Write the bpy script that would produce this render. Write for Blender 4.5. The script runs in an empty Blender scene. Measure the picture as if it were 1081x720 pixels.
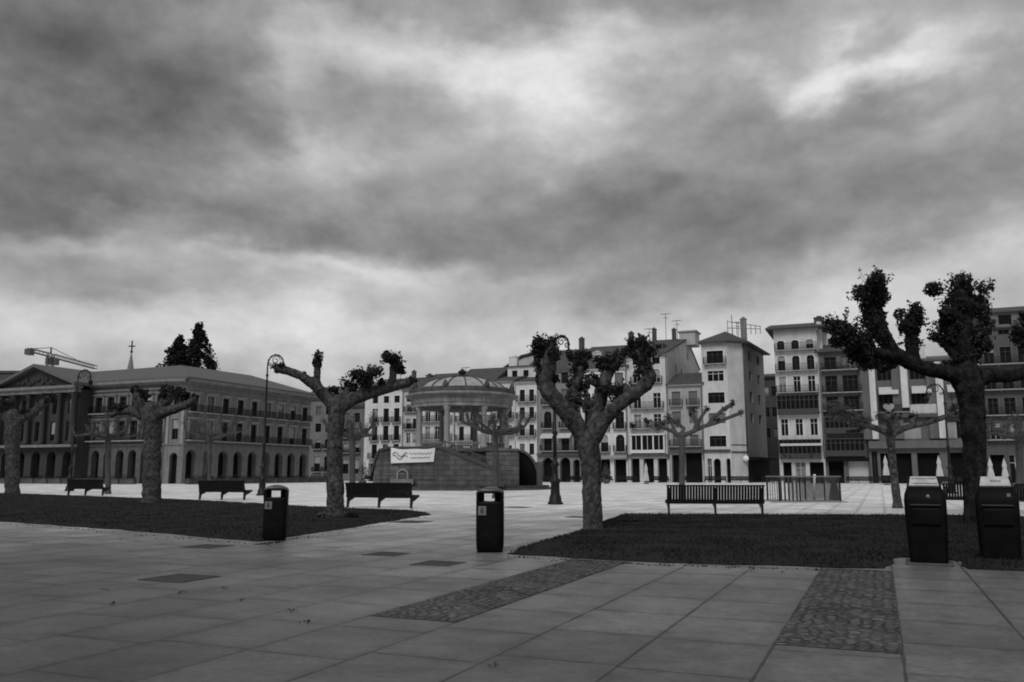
import bpy, math, random
from mathutils import Vector, Matrix, noise
from mathutils.geometry import delaunay_2d_cdt
R = math.radians
random.seed(7)
SC = bpy.context.scene
COL = SC.collection
# ------------------------------------------------------------------ camera
CAMH = 1.4; F = 900.0; CX = 540.5; CY = 360.0
TH = math.atan(140.0 / 900.0)
cam = bpy.data.cameras.new("camera"); camo = bpy.data.objects.new("camera", cam)
COL.objects.link(camo); SC.camera = camo
camo.location = (0, 0, CAMH); camo.rotation_euler = (R(90) + TH, 0, 0)
cam.sensor_width = 36; cam.lens = 36 * F / 1081.0
cam.clip_start = 0.05; cam.clip_end = 6000

def ray(u, v):
    xr = (u - CX) / F; zr = -(v - CY) / F
    return Vector((xr, math.cos(TH) - zr * math.sin(TH), math.sin(TH) + zr * math.cos(TH)))
def G(u, v, z=0.0):
    d = ray(u, v); t = (z - CAMH) / d.z
    return Vector((d.x * t, d.y * t, z))
def P(u, v, Y):
    d = ray(u, v); t = Y / d.y
    return Vector((d.x * t, Y, CAMH + d.z * t))
AL = R(23.1)
E1 = Vector((math.sin(AL), math.cos(AL), 0)); E2 = Vector((math.cos(AL), -math.sin(AL), 0))

# ------------------------------------------------------------------ mesh builder
class MB:
    def __init__(s): s.v = []; s.f = []; s.sm = []
    def quad(s, *p, smooth=False):
        n = len(s.v); s.v += [tuple(q) for q in p]; s.f.append(tuple(range(n, n + len(p)))); s.sm.append(smooth)
    def box(s, x0, x1, y0, y1, z0, z1, M=None):
        n = len(s.v)
        vs = [Vector((x, y, z)) for z in (z0, z1) for y in (y0, y1) for x in (x0, x1)]
        if M is not None: vs = [M @ q for q in vs]
        s.v += [tuple(q) for q in vs]
        for f in ((0, 2, 3, 1), (4, 5, 7, 6), (0, 1, 5, 4), (2, 6, 7, 3), (0, 4, 6, 2), (1, 3, 7, 5)):
            s.f.append(tuple(n + i for i in f)); s.sm.append(False)
    def tube(s, pts, rad, seg=8, cap=True, smooth=True):
        pts = [Vector(p) for p in pts]
        if not isinstance(rad, (list, tuple)): rad = [rad] * len(pts)
        n0 = len(s.v); ref = None
        for i, p in enumerate(pts):
            t = (pts[min(i + 1, len(pts) - 1)] - pts[max(i - 1, 0)])
            if t.length < 1e-9: t = Vector((0, 0, 1))
            t.normalize()
            if ref is None: ref = Vector((1, 0, 0)) if abs(t.x) < .9 else Vector((0, 1, 0))
            a = t.cross(ref).normalized(); b = t.cross(a); ref = -b.cross(t) if False else ref
            a = (ref - t * ref.dot(t))
            if a.length < 1e-4: a = t.orthogonal()
            a.normalize(); b = t.cross(a); ref = a
            for k in range(seg):
                q = 2 * math.pi * k / seg
                s.v.append(tuple(p + (a * math.cos(q) + b * math.sin(q)) * rad[i]))
        for i in range(len(pts) - 1):
            for k in range(seg):
                A = n0 + i * seg + k; B = n0 + i * seg + (k + 1) % seg
                s.f.append((A, B, B + seg, A + seg)); s.sm.append(smooth)
        if cap:
            s.f.append(tuple(n0 + k for k in reversed(range(seg)))); s.sm.append(False)
            s.f.append(tuple(n0 + (len(pts) - 1) * seg + k for k in range(seg))); s.sm.append(False)
    def lathe(s, prof, seg=24, c=(0, 0), smooth=True, rot=0.0):
        n0 = len(s.v)
        for r, z in prof:
            for k in range(seg):
                q = 2 * math.pi * k / seg + rot
                s.v.append((c[0] + r * math.sin(q), c[1] - r * math.cos(q), z))
        for i in range(len(prof) - 1):
            for k in range(seg):
                A = n0 + i * seg + k; B = n0 + i * seg + (k + 1) % seg
                s.f.append((A, B, B + seg, A + seg)); s.sm.append(smooth)
        s.f.append(tuple(n0 + k for k in reversed(range(seg)))); s.sm.append(False)
        s.f.append(tuple(n0 + (len(prof) - 1) * seg + k for k in range(seg))); s.sm.append(False)
    def prism(s, poly, z0, z1):
        n = len(poly); b = len(s.v)
        s.v += [(p[0], p[1], z0) for p in poly] + [(p[0], p[1], z1) for p in poly]
        s.f.append(tuple(b + i for i in reversed(range(n)))); s.f.append(tuple(b + n + i for i in range(n))); s.sm += [False, False]
        for i in range(n):
            j = (i + 1) % n
            s.f.append((b + i, b + j, b + n + j, b + n + i)); s.sm.append(False)
    def extr(s, poly, axis, a0, a1, M=None):
        """polygon in the two other axes swept along an axis"""
        n = len(poly); b = len(s.v)
        for a in (a0, a1):
            for p in poly:
                q = Vector((a, p[0], p[1])) if axis == 'x' else Vector((p[0], a, p[1]))
                s.v.append(tuple(M @ q if M is not None else q))
        s.f.append(tuple(b + i for i in range(n))); s.f.append(tuple(b + n + i for i in reversed(range(n)))); s.sm += [False, False]
        for i in range(n):
            j = (i + 1) % n
            s.f.append((b + i, b + n + i, b + n + j, b + j)); s.sm.append(False)
    def ico(s, c, r, seg=8, rings=5, sq=(1, 1, 1)):
        n0 = len(s.v)
        for i in range(rings + 1):
            ph = math.pi * i / rings
            for k in range(seg):
                q = 2 * math.pi * k / seg
                s.v.append((c[0] + r * sq[0] * math.sin(ph) * math.cos(q), c[1] + r * sq[1] * math.sin(ph) * math.sin(q), c[2] - r * sq[2] * math.cos(ph)))
        for i in range(rings):
            for k in range(seg):
                A = n0 + i * seg + k; B = n0 + i * seg + (k + 1) % seg
                s.f.append((A, B, B + seg, A + seg)); s.sm.append(True)
    def mesh(s, name, mat):
        m = bpy.data.meshes.new(name); m.from_pydata(s.v, [], s.f); m.validate(); m.update()
        if len(m.polygons) == len(s.sm): m.polygons.foreach_set('use_smooth', s.sm)
        m.materials.append(mat); return m
    def build(s, name, mat, parent=None, M=None, bevel=0.0):
        return put(name, s.mesh(name, mat), parent, M, bevel)

def put(name, mesh, parent=None, M=None, bevel=0.0):
    o = bpy.data.objects.new(name, mesh); COL.objects.link(o)
    if parent is not None: o.parent = parent
    if M is not None: o.matrix_local = M
    if bevel:
        b = o.modifiers.new("bevel", 'BEVEL'); b.width = bevel; b.segments = 2; b.limit_method = 'ANGLE'; b.angle_limit = R(40)
    return o
def thing(name, label, cat, loc=(0, 0, 0), rz=0.0, group=None):
    o = bpy.data.objects.new(name, None); COL.objects.link(o); o.empty_display_size = .3
    o.location = loc; o.rotation_euler = (0, 0, rz); tag(o, label, cat, group); return o
def tag(o, label=None, cat=None, group=None, kind=None):
    if label: o['label'] = label
    if cat: o['category'] = cat
    if group: o['group'] = group
    if kind: o['kind'] = kind
    return o
def copy_tree(o, parent=None):
    c = o.copy(); COL.objects.link(c)
    if parent is not None:
        c.parent = parent; c.matrix_parent_inverse = o.matrix_parent_inverse.copy()
    for ch in list(o.children): copy_tree(ch, c)
    return c

# ------------------------------------------------------------------ materials (the photograph is black and white: every tone is a grey)
def nt(m): m.use_nodes = True; return m.node_tree.nodes, m.node_tree.links
def new(N, t, **k):
    n = N.new(t)
    for a, b in k.items():
        if a.startswith('i_'): n.inputs[a[2:].replace('_', ' ')].default_value = b
        else: setattr(n, a, b)
    return n
def gv(v): return (v, v, v, 1)
def grey(name, v, rough=.8, var=.25, scale=3.0, bump=0.0, bscale=None, metal=0.0, spec=.4, streak=0.0, detail=6, ashlar=None):
    m = bpy.data.materials.new(name); N, L = nt(m); b = N['Principled BSDF']
    b.inputs['Roughness'].default_value = rough; b.inputs['Metallic'].default_value = metal
    b.inputs['Specular IOR Level'].default_value = spec
    tc = new(N, 'ShaderNodeTexCoord')
    n1 = new(N, 'ShaderNodeTexNoise'); n1.inputs['Scale'].default_value = scale; n1.inputs['Detail'].default_value = detail
    L.new(tc.outputs['Object'], n1.inputs['Vector'])
    mr = new(N, 'ShaderNodeMapRange'); mr.inputs[1].default_value = .25; mr.inputs[2].default_value = .75
    mr.inputs[3].default_value = 1 - var; mr.inputs[4].default_value = 1 + var
    L.new(n1.outputs['Fac'], mr.inputs[0])
    mu = new(N, 'ShaderNodeMath', operation='MULTIPLY'); mu.inputs[1].default_value = v
    last = mr.outputs[0]
    if streak:
        mp = new(N, 'ShaderNodeMapping'); mp.inputs['Scale'].default_value = (2.2, 2.2, .18); L.new(tc.outputs['Object'], mp.inputs[0])
        n2 = new(N, 'ShaderNodeTexNoise'); n2.inputs['Scale'].default_value = 1.0; n2.inputs['Detail'].default_value = 5
        L.new(mp.outputs[0], n2.inputs['Vector'])
        m2 = new(N, 'ShaderNodeMapRange'); m2.inputs[1].default_value = .3; m2.inputs[2].default_value = .7
        m2.inputs[3].default_value = 1 - streak; m2.inputs[4].default_value = 1 + streak * .6
        L.new(n2.outputs['Fac'], m2.inputs[0])
        mm = new(N, 'ShaderNodeMath', operation='MULTIPLY'); L.new(last, mm.inputs[0]); L.new(m2.outputs[0], mm.inputs[1]); last = mm.outputs[0]
    if ashlar:
        sx = new(N, 'ShaderNodeSeparateXYZ'); L.new(tc.outputs['Object'], sx.inputs[0])
        ax = new(N, 'ShaderNodeMath', operation='ADD'); L.new(sx.outputs[0], ax.inputs[0]); L.new(sx.outputs[1], ax.inputs[1])
        cx = new(N, 'ShaderNodeCombineXYZ'); L.new(ax.outputs[0], cx.inputs[0]); L.new(sx.outputs[2], cx.inputs[1])
        bk = new(N, 'ShaderNodeTexBrick'); bk.inputs['Scale'].default_value = 1; bk.inputs['Brick Width'].default_value = ashlar[0]; bk.inputs['Row Height'].default_value = ashlar[1]
        bk.inputs['Mortar Size'].default_value = .03; bk.inputs['Color1'].default_value = gv(.78); bk.inputs['Color2'].default_value = gv(1.2); bk.inputs['Mortar'].default_value = gv(.45); L.new(cx.outputs[0], bk.inputs['Vector'])
        m3 = new(N, 'ShaderNodeMath', operation='MULTIPLY'); L.new(last, m3.inputs[0]); L.new(bk.outputs['Color'], m3.inputs[1]); last = m3.outputs[0]
    L.new(last, mu.inputs[0]); L.new(mu.outputs[0], b.inputs['Base Color'])
    if bump:
        n3 = new(N, 'ShaderNodeTexNoise'); n3.inputs['Scale'].default_value = bscale or scale * 4; n3.inputs['Detail'].default_value = 8
        L.new(tc.outputs['Object'], n3.inputs['Vector'])
        bp = new(N, 'ShaderNodeBump'); bp.inputs['Strength'].default_value = 1; bp.inputs['Distance'].default_value = bump
        L.new(n3.outputs['Fac'], bp.inputs['Height']); L.new(bp.outputs[0], b.inputs['Normal'])
    return m
PL = {}
def plaster(v):
    k = round(min(v * (1.25 if v > .28 else 1.0), .58), 3)
    if k not in PL: PL[k] = grey('plaster_%d' % int(k * 1000), k, .9, .14, .7, .01, 6, spec=.2, streak=.14)
    return PL[k]
M_STONE = grey('stone', .145, .85, .22, 1.3, .01, 8, spec=.3, streak=.22)
M_PCOL = grey('shaded_portal_column', .024, .85, .25, 1.3)  # column colour includes the shadow lying over the portal
M_STONE_D = grey('dark_stone', .06, .85, .3, 1.1, .01, 8, spec=.3, streak=.3)
M_STONE_L = grey('light_stone', .22, .8, .15, 1.6, .008, 8, spec=.3, streak=.15)
M_ROOF = grey('roof_tiles', .055, .85, .35, 2.2, .03, 9, spec=.3)
M_ROOF_L = grey('slate_roof', .075, .6, .2, 1.4, .01, 9, spec=.4)
M_GLASS = grey('window_glass', .005, .3, .3, .9, spec=.10)
M_GLASS_L = grey('curtained_glass', .14, .5, .6, 1.4, spec=.2)
M_SHUT = grey('dark_shutter', .02, .6, .3, 4)
M_SHUT_M = grey('grey_shutter', .11, .6, .2, 4)
M_FRAME_D = grey('dark_wood_frame', .028, .5, .2, 3)
M_FRAME_L = grey('white_frame', .5, .5, .1, 3)
M_IRON = grey('wrought_iron', .008, .5, .3, 5, spec=.2)
M_IRON2 = grey('painted_iron', .022, .4, .3, 8, spec=.5)
M_SLAB = grey('balcony_slab', .22, .85, .2, 3)
M_BLIND = grey('blind_slats', .22, .7, .3, 3)
M_AWN = grey('awning_cloth', .42, .8, .1, 2)
M_AWN_D = grey('dark_awning', .06, .8, .2, 2)
M_WOODB = grey('bench_wood', .004, .6, .5, 9, .002, 40, spec=.14)
M_BIN = grey('black_bin_paint', .004, .5, .5, 6, .0015, 30, spec=.08)
M_BINL = grey('bin_hood', .035, .4, .3, 6, .001, 30, spec=.6)
M_STICK = grey('grey_sticker', .13, .5, .2, 15)
M_STICKD = grey('sticker_print', .03, .6, .2, 15)
M_CONT = grey('container_paint', .0035, .6, .6, 4, .001, 25, spec=.07)
M_CPAN = grey('container_panel', .36, .35, .25, 9, spec=.5)
M_BARK = grey('plane_bark', .05, .95, .75, 9, .035, 22, spec=.08)
M_BARK_D = grey('dark_bark', .015, .95, .6, 7, .035, 22, spec=.06)
def bark_patches(m, amt):
    N, L = nt(m); b = N['Principled BSDF']; src = b.inputs['Base Color'].links[0].from_socket
    tc = new(N, 'ShaderNodeTexCoord'); mp = new(N, 'ShaderNodeMapping'); mp.inputs['Scale'].default_value = (9, 9, 5); L.new(tc.outputs['Object'], mp.inputs[0])
    nn = new(N, 'ShaderNodeTexNoise'); nn.inputs['Scale'].default_value = 3; L.new(mp.outputs[0], nn.inputs['Vector'])
    av = new(N, 'ShaderNodeVectorMath', operation='ADD'); L.new(mp.outputs[0], av.inputs[0]); L.new(nn.outputs['Color'], av.inputs[1])
    vo = new(N, 'ShaderNodeTexVoronoi'); vo.inputs['Scale'].default_value = 1; L.new(av.outputs[0], vo.inputs['Vector'])
    bw = new(N, 'ShaderNodeRGBToBW'); L.new(vo.outputs['Color'], bw.inputs[0])
    mr = new(N, 'ShaderNodeMapRange'); mr.inputs[3].default_value = 1 - amt; mr.inputs[4].default_value = 1 + amt; L.new(bw.outputs[0], mr.inputs[0])
    q = new(N, 'ShaderNodeMath', operation='MULTIPLY'); L.new(src, q.inputs[0]); L.new(mr.outputs[0], q.inputs[1]); L.new(q.outputs[0], b.inputs['Base Color'])
bark_patches(M_BARK, .42); bark_patches(M_BARK_D, .6)
M_BARK_F = grey('young_bark', .058, .9, .3, 5, .01, 14, spec=.1)
M_LEAF = grey('leaf', .02, .75, .5, 3, spec=.15)
M_LEAF_L = grey('pale_leaf', .07, .7, .5, 3, spec=.2)
M_LEAF_D = grey('dark_needles', .018, .85, .5, 1.5, spec=.1)
M_WHITE = grey('white_paint', .62, .5, .1, 6)
M_DOME = grey('dome_zinc', .26, .45, .4, 1.5, spec=.5)
M_METAL = grey('steel', .18, .4, .2, 8, metal=.5)
M_COVER = grey('cast_cover', .035, .7, .3, 12, .01, 60)
M_CRANE = grey('crane_steel', .05, .6, .2, 3)
M_CLOTH = grey('banner_cloth', .6, .8, .06, 2)
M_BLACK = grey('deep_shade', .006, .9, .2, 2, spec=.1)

def mat_paving():
    m = bpy.data.materials.new('stone_paving'); N, L = nt(m); b = N['Principled BSDF']
    tc = new(N, 'ShaderNodeTexCoord')
    mp = new(N, 'ShaderNodeMapping', vector_type='TEXTURE')
    # x along e1, y along e2 after the turn; origin on a joint crossing
    o = G(953, 690.6)
    mp.inputs['Location'].default_value = (o.x, o.y, 0); mp.inputs['Rotation'].default_value = (0, 0, -AL)
    L.new(tc.outputs['Object'], mp.inputs[0])
    sp = new(N, 'ShaderNodeSeparateXYZ'); L.new(mp.outputs[0], sp.inputs[0])
    cb = new(N, 'ShaderNodeCombineXYZ'); L.new(sp.outputs['Y'], cb.inputs['X']); L.new(sp.outputs['X'], cb.inputs['Y'])
    W = SLAB
    def ma(op, a, c=None, d=None):
        q = new(N, 'ShaderNodeMath', operation=op)
        for i, x in enumerate((a, c, d)):
            if x is None: continue
            if isinstance(x, (int, float)): q.inputs[i].default_value = x
            else: L.new(x, q.inputs[i])
        return q.outputs[0]
    colid = ma('FLOOR', ma('DIVIDE', sp.outputs['X'], W))
    wn = new(N, 'ShaderNodeTexWhiteNoise'); wn.noise_dimensions = '1D'; L.new(colid, wn.inputs['W'])
    LEN = 1.22
    yy = ma('DIVIDE', ma('ADD', sp.outputs['Y'], ma('MULTIPLY', wn.outputs['Value'], LEN)), LEN)
    rowid = ma('FLOOR', yy)
    wn2 = new(N, 'ShaderNodeTexWhiteNoise'); wn2.noise_dimensions = '2D'; cv = new(N, 'ShaderNodeCombineXYZ'); L.new(colid, cv.inputs[0]); L.new(rowid, cv.inputs[1]); L.new(cv.outputs[0], wn2.inputs['Vector'])
    slab = new(N, 'ShaderNodeMapRange'); slab.inputs[3].default_value = .85; slab.inputs[4].default_value = 1.15; L.new(wn2.outputs['Value'], slab.inputs[0])
    xj = ma('MULTIPLY', ma('PINGPONG', yy, .5), LEN)
    # continuous dark joints along e1
    md = new(N, 'ShaderNodeMath', operation='PINGPONG'); md.inputs[1].default_value = W / 2; L.new(sp.outputs['X'], md.inputs[0])
    nj = new(N, 'ShaderNodeTexNoise'); nj.inputs['Scale'].default_value = 2.3; nj.inputs['Detail'].default_value = 6; L.new(mp.outputs[0], nj.inputs['Vector'])
    jw = new(N, 'ShaderNodeMapRange'); jw.inputs[1].default_value = .38; jw.inputs[2].default_value = .68; jw.inputs[3].default_value = .007; jw.inputs[4].default_value = .020; L.new(nj.outputs['Fac'], jw.inputs[0])
    j1 = ma('LESS_THAN', md.outputs[0], jw.outputs[0]); j2 = ma('MULTIPLY', ma('LESS_THAN', xj, ma('MULTIPLY', jw.outputs[0], 1.35)), .8)
    lt = new(N, 'ShaderNodeMath', operation='MAXIMUM'); L.new(j1, lt.inputs[0]); L.new(j2, lt.inputs[1])
    ng = new(N, 'ShaderNodeTexNoise'); ng.inputs['Scale'].default_value = 3.5; ng.inputs['Detail'].default_value = 9; ng.inputs['Roughness'].default_value = .72; L.new(mp.outputs[0], ng.inputs['Vector'])
    # grime creeping in from the joints and scattered dark spots
    jd = ma('MINIMUM', md.outputs[0], xj)
    gr = new(N, 'ShaderNodeMapRange'); gr.inputs[1].default_value = 0; gr.inputs[2].default_value = .16; gr.inputs[3].default_value = .80; gr.inputs[4].default_value = 1; L.new(ma('ADD', jd, ma('MULTIPLY_ADD', ng.outputs['Fac'], .3, -.15)), gr.inputs[0])
    sv = new(N, 'ShaderNodeTexVoronoi'); sv.inputs['Scale'].default_value = 2.6; L.new(mp.outputs[0], sv.inputs['Vector'])
    spt = new(N, 'ShaderNodeMapRange'); spt.inputs[1].default_value = .03; spt.inputs[2].default_value = .07; spt.inputs[3].default_value = .55; spt.inputs[4].default_value = 1; L.new(sv.outputs['Distance'], spt.inputs[0])
    st = new(N, 'ShaderNodeMapRange'); st.inputs[1].default_value = .35; st.inputs[2].default_value = .65; st.inputs[3].default_value = .80; st.inputs[4].default_value = 1.18; L.new(ng.outputs['Fac'], st.inputs[0])
    # tone noises
    n1 = new(N, 'ShaderNodeTexNoise'); n1.inputs['Scale'].default_value = .45; n1.inputs['Detail'].default_value = 7; n1.inputs['Roughness'].default_value = .6; L.new(mp.outputs[0], n1.inputs['Vector'])
    n2 = new(N, 'ShaderNodeTexNoise'); n2.inputs['Scale'].default_value = 14; n2.inputs['Detail'].default_value = 8; n2.inputs['Roughness'].default_value = .7; L.new(mp.outputs[0], n2.inputs['Vector'])
    r1 = new(N, 'ShaderNodeMapRange'); r1.inputs[1].default_value = .3; r1.inputs[2].default_value = .7; r1.inputs[3].default_value = .68; r1.inputs[4].default_value = 1.3; L.new(n1.outputs['Fac'], r1.inputs[0])
    r2 = new(N, 'ShaderNodeMapRange'); r2.inputs[1].default_value = .3; r2.inputs[2].default_value = .7; r2.inputs[3].default_value = .76; r2.inputs[4].default_value = 1.22; L.new(n2.outputs['Fac'], r2.inputs[0])
    # stone tone by distance: dark nearby, paler out in the square
    so = new(N, 'ShaderNodeSeparateXYZ'); L.new(tc.outputs['Object'], so.inputs[0])
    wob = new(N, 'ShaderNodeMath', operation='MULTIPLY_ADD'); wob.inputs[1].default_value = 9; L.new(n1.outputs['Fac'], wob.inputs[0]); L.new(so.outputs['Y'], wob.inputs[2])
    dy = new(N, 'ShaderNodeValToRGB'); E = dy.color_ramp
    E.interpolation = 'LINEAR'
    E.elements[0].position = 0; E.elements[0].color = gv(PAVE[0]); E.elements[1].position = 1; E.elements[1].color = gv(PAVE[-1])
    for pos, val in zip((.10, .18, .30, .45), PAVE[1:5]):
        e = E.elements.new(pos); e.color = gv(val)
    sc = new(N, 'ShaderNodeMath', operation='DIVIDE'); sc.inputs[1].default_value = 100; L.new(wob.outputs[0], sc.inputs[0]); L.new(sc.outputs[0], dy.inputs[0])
    # lens falloff painted into the stone colour: left foreground darker
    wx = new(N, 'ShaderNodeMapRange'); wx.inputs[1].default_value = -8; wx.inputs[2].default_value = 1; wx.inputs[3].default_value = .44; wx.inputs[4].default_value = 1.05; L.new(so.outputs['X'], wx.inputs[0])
    def mul(a, c):
        q = new(N, 'ShaderNodeMath', operation='MULTIPLY'); L.new(a, q.inputs[0]); L.new(c, q.inputs[1]); return q.outputs[0]
    c = mul(dy.outputs[0], r1.outputs[0]); c = mul(c, r2.outputs[0]); c = mul(c, slab.outputs[0]); c = mul(c, gr.outputs[0]); c = mul(c, spt.outputs[0]); c = mul(c, st.outputs[0])
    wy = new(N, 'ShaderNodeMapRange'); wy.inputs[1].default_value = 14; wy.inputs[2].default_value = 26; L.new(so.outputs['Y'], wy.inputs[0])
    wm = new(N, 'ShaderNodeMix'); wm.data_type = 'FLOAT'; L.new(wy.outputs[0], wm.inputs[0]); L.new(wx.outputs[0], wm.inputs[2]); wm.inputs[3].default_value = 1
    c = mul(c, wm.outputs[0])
    fa = new(N, 'ShaderNodeMapRange'); fa.inputs[1].default_value = 18; fa.inputs[2].default_value = 45; fa.inputs[3].default_value = .88; fa.inputs[4].default_value = .3; L.new(so.outputs['Y'], fa.inputs[0])
    jm = new(N, 'ShaderNodeMath', operation='SUBTRACT'); jm.inputs[0].default_value = 1; L.new(ma('MULTIPLY', lt.outputs[0], fa.outputs[0]), jm.inputs[1])
    c = mul(c, jm.outputs[0])
    L.new(c, b.inputs['Base Color'])
    rr = new(N, 'ShaderNodeMapRange'); rr.inputs[1].default_value = .3; rr.inputs[2].default_value = .7; rr.inputs[3].default_value = .5; rr.inputs[4].default_value = .36; L.new(n1.outputs['Fac'], rr.inputs[0])
    L.new(rr.outputs[0], b.inputs['Roughness']); b.inputs['Specular IOR Level'].default_value = .4
    bp = new(N, 'ShaderNodeBump'); bp.inputs['Distance'].default_value = .006
    hh = new(N, 'ShaderNodeMath', operation='MULTIPLY_ADD'); hh.inputs[1].default_value = -1.2; L.new(lt.outputs[0], hh.inputs[0]); L.new(n2.outputs['Fac'], hh.inputs[2])
    L.new(hh.outputs[0], bp.inputs['Height']); L.new(bp.outputs[0], b.inputs['Normal'])
    return m
SLAB = .97
PAVE = (.065, .071, .125, .34, .70, .74)

def mat_cobble():
    m = bpy.data.materials.new('cobbles'); N, L = nt(m); b = N['Principled BSDF']
    tc = new(N, 'ShaderNodeTexCoord')
    n0 = new(N, 'ShaderNodeTexNoise'); n0.inputs['Scale'].default_value = 3; n0.inputs['Detail'].default_value = 5; L.new(tc.outputs['Object'], n0.inputs['Vector'])
    ad = new(N, 'ShaderNodeVectorMath', operation='MULTIPLY_ADD'); ad.inputs[1].default_value = (.09, .09, 0); L.new(n0.outputs['Color'], ad.inputs[0]); L.new(tc.outputs['Object'], ad.inputs[2])
    mp = new(N, 'ShaderNodeMapping'); mp.inputs['Scale'].default_value = (9.5, 13, 1); L.new(ad.outputs[0], mp.inputs[0])
    vo = new(N, 'ShaderNodeTexVoronoi'); vo.feature = 'DISTANCE_TO_EDGE'; vo.inputs['Randomness'].default_value = .6; vo.inputs['Scale'].default_value = 1; L.new(mp.outputs[0], vo.inputs['Vector'])
    vc = new(N, 'ShaderNodeTexVoronoi'); vc.inputs['Randomness'].default_value = .6; vc.inputs['Scale'].default_value = 1; L.new(mp.outputs[0], vc.inputs['Vector'])
    ed = new(N, 'ShaderNodeMapRange'); ed.inputs[1].default_value = .05; ed.inputs[2].default_value = .2; L.new(vo.outputs['Distance'], ed.inputs[0])
    bw = new(N, 'ShaderNodeRGBToBW'); L.new(vc.outputs['Color'], bw.inputs[0])
    tn = new(N, 'ShaderNodeMapRange'); tn.inputs[3].default_value = .03; tn.inputs[4].default_value = .14; L.new(bw.outputs[0], tn.inputs[0])
    n1 = new(N, 'ShaderNodeTexNoise'); n1.inputs['Scale'].default_value = 1.6; n1.inputs['Detail'].default_value = 8; L.new(tc.outputs['Object'], n1.inputs['Vector'])
    gt = new(N, 'ShaderNodeMapRange'); gt.inputs[1].default_value = .44; gt.inputs[2].default_value = .62; gt.inputs[3].default_value = .006; gt.inputs[4].default_value = .05; L.new(n1.outputs['Fac'], gt.inputs[0])
    mx = new(N, 'ShaderNodeMix'); mx.data_type = 'FLOAT'; L.new(ed.outputs[0], mx.inputs[0]); L.new(gt.outputs[0], mx.inputs[2]); L.new(tn.outputs[0], mx.inputs[3])
    n2 = new(N, 'ShaderNodeTexNoise'); n2.inputs['Scale'].default_value = 25; n2.inputs['Detail'].default_value = 6; L.new(tc.outputs['Object'], n2.inputs['Vector'])
    r2 = new(N, 'ShaderNodeMapRange'); r2.inputs[1].default_value = .3; r2.inputs[2].default_value = .7; r2.inputs[3].default_value = .65; r2.inputs[4].default_value = 1.3; L.new(n2.outputs['Fac'], r2.inputs[0])
    q = new(N, 'ShaderNodeMath', operation='MULTIPLY'); L.new(mx.outputs[0], q.inputs[0]); L.new(r2.outputs[0], q.inputs[1])
    L.new(q.outputs[0], b.inputs['Base Color']); b.inputs['Roughness'].default_value = .6; b.inputs['Specular IOR Level'].default_value = .25
    bp = new(N, 'ShaderNodeBump'); bp.inputs['Distance'].default_value = .025
    L.new(ed.outputs[0], bp.inputs['Height']); L.new(bp.outputs[0], b.inputs['Normal'])
    return m
M_COB = mat_cobble()
M_GRASS = grey('lawn', .020, .95, .32, 1.3, .02, 22, spec=.05)
M_BLADE = grey('grass_blades', .020, .9, .3, .9, spec=.1)

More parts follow.
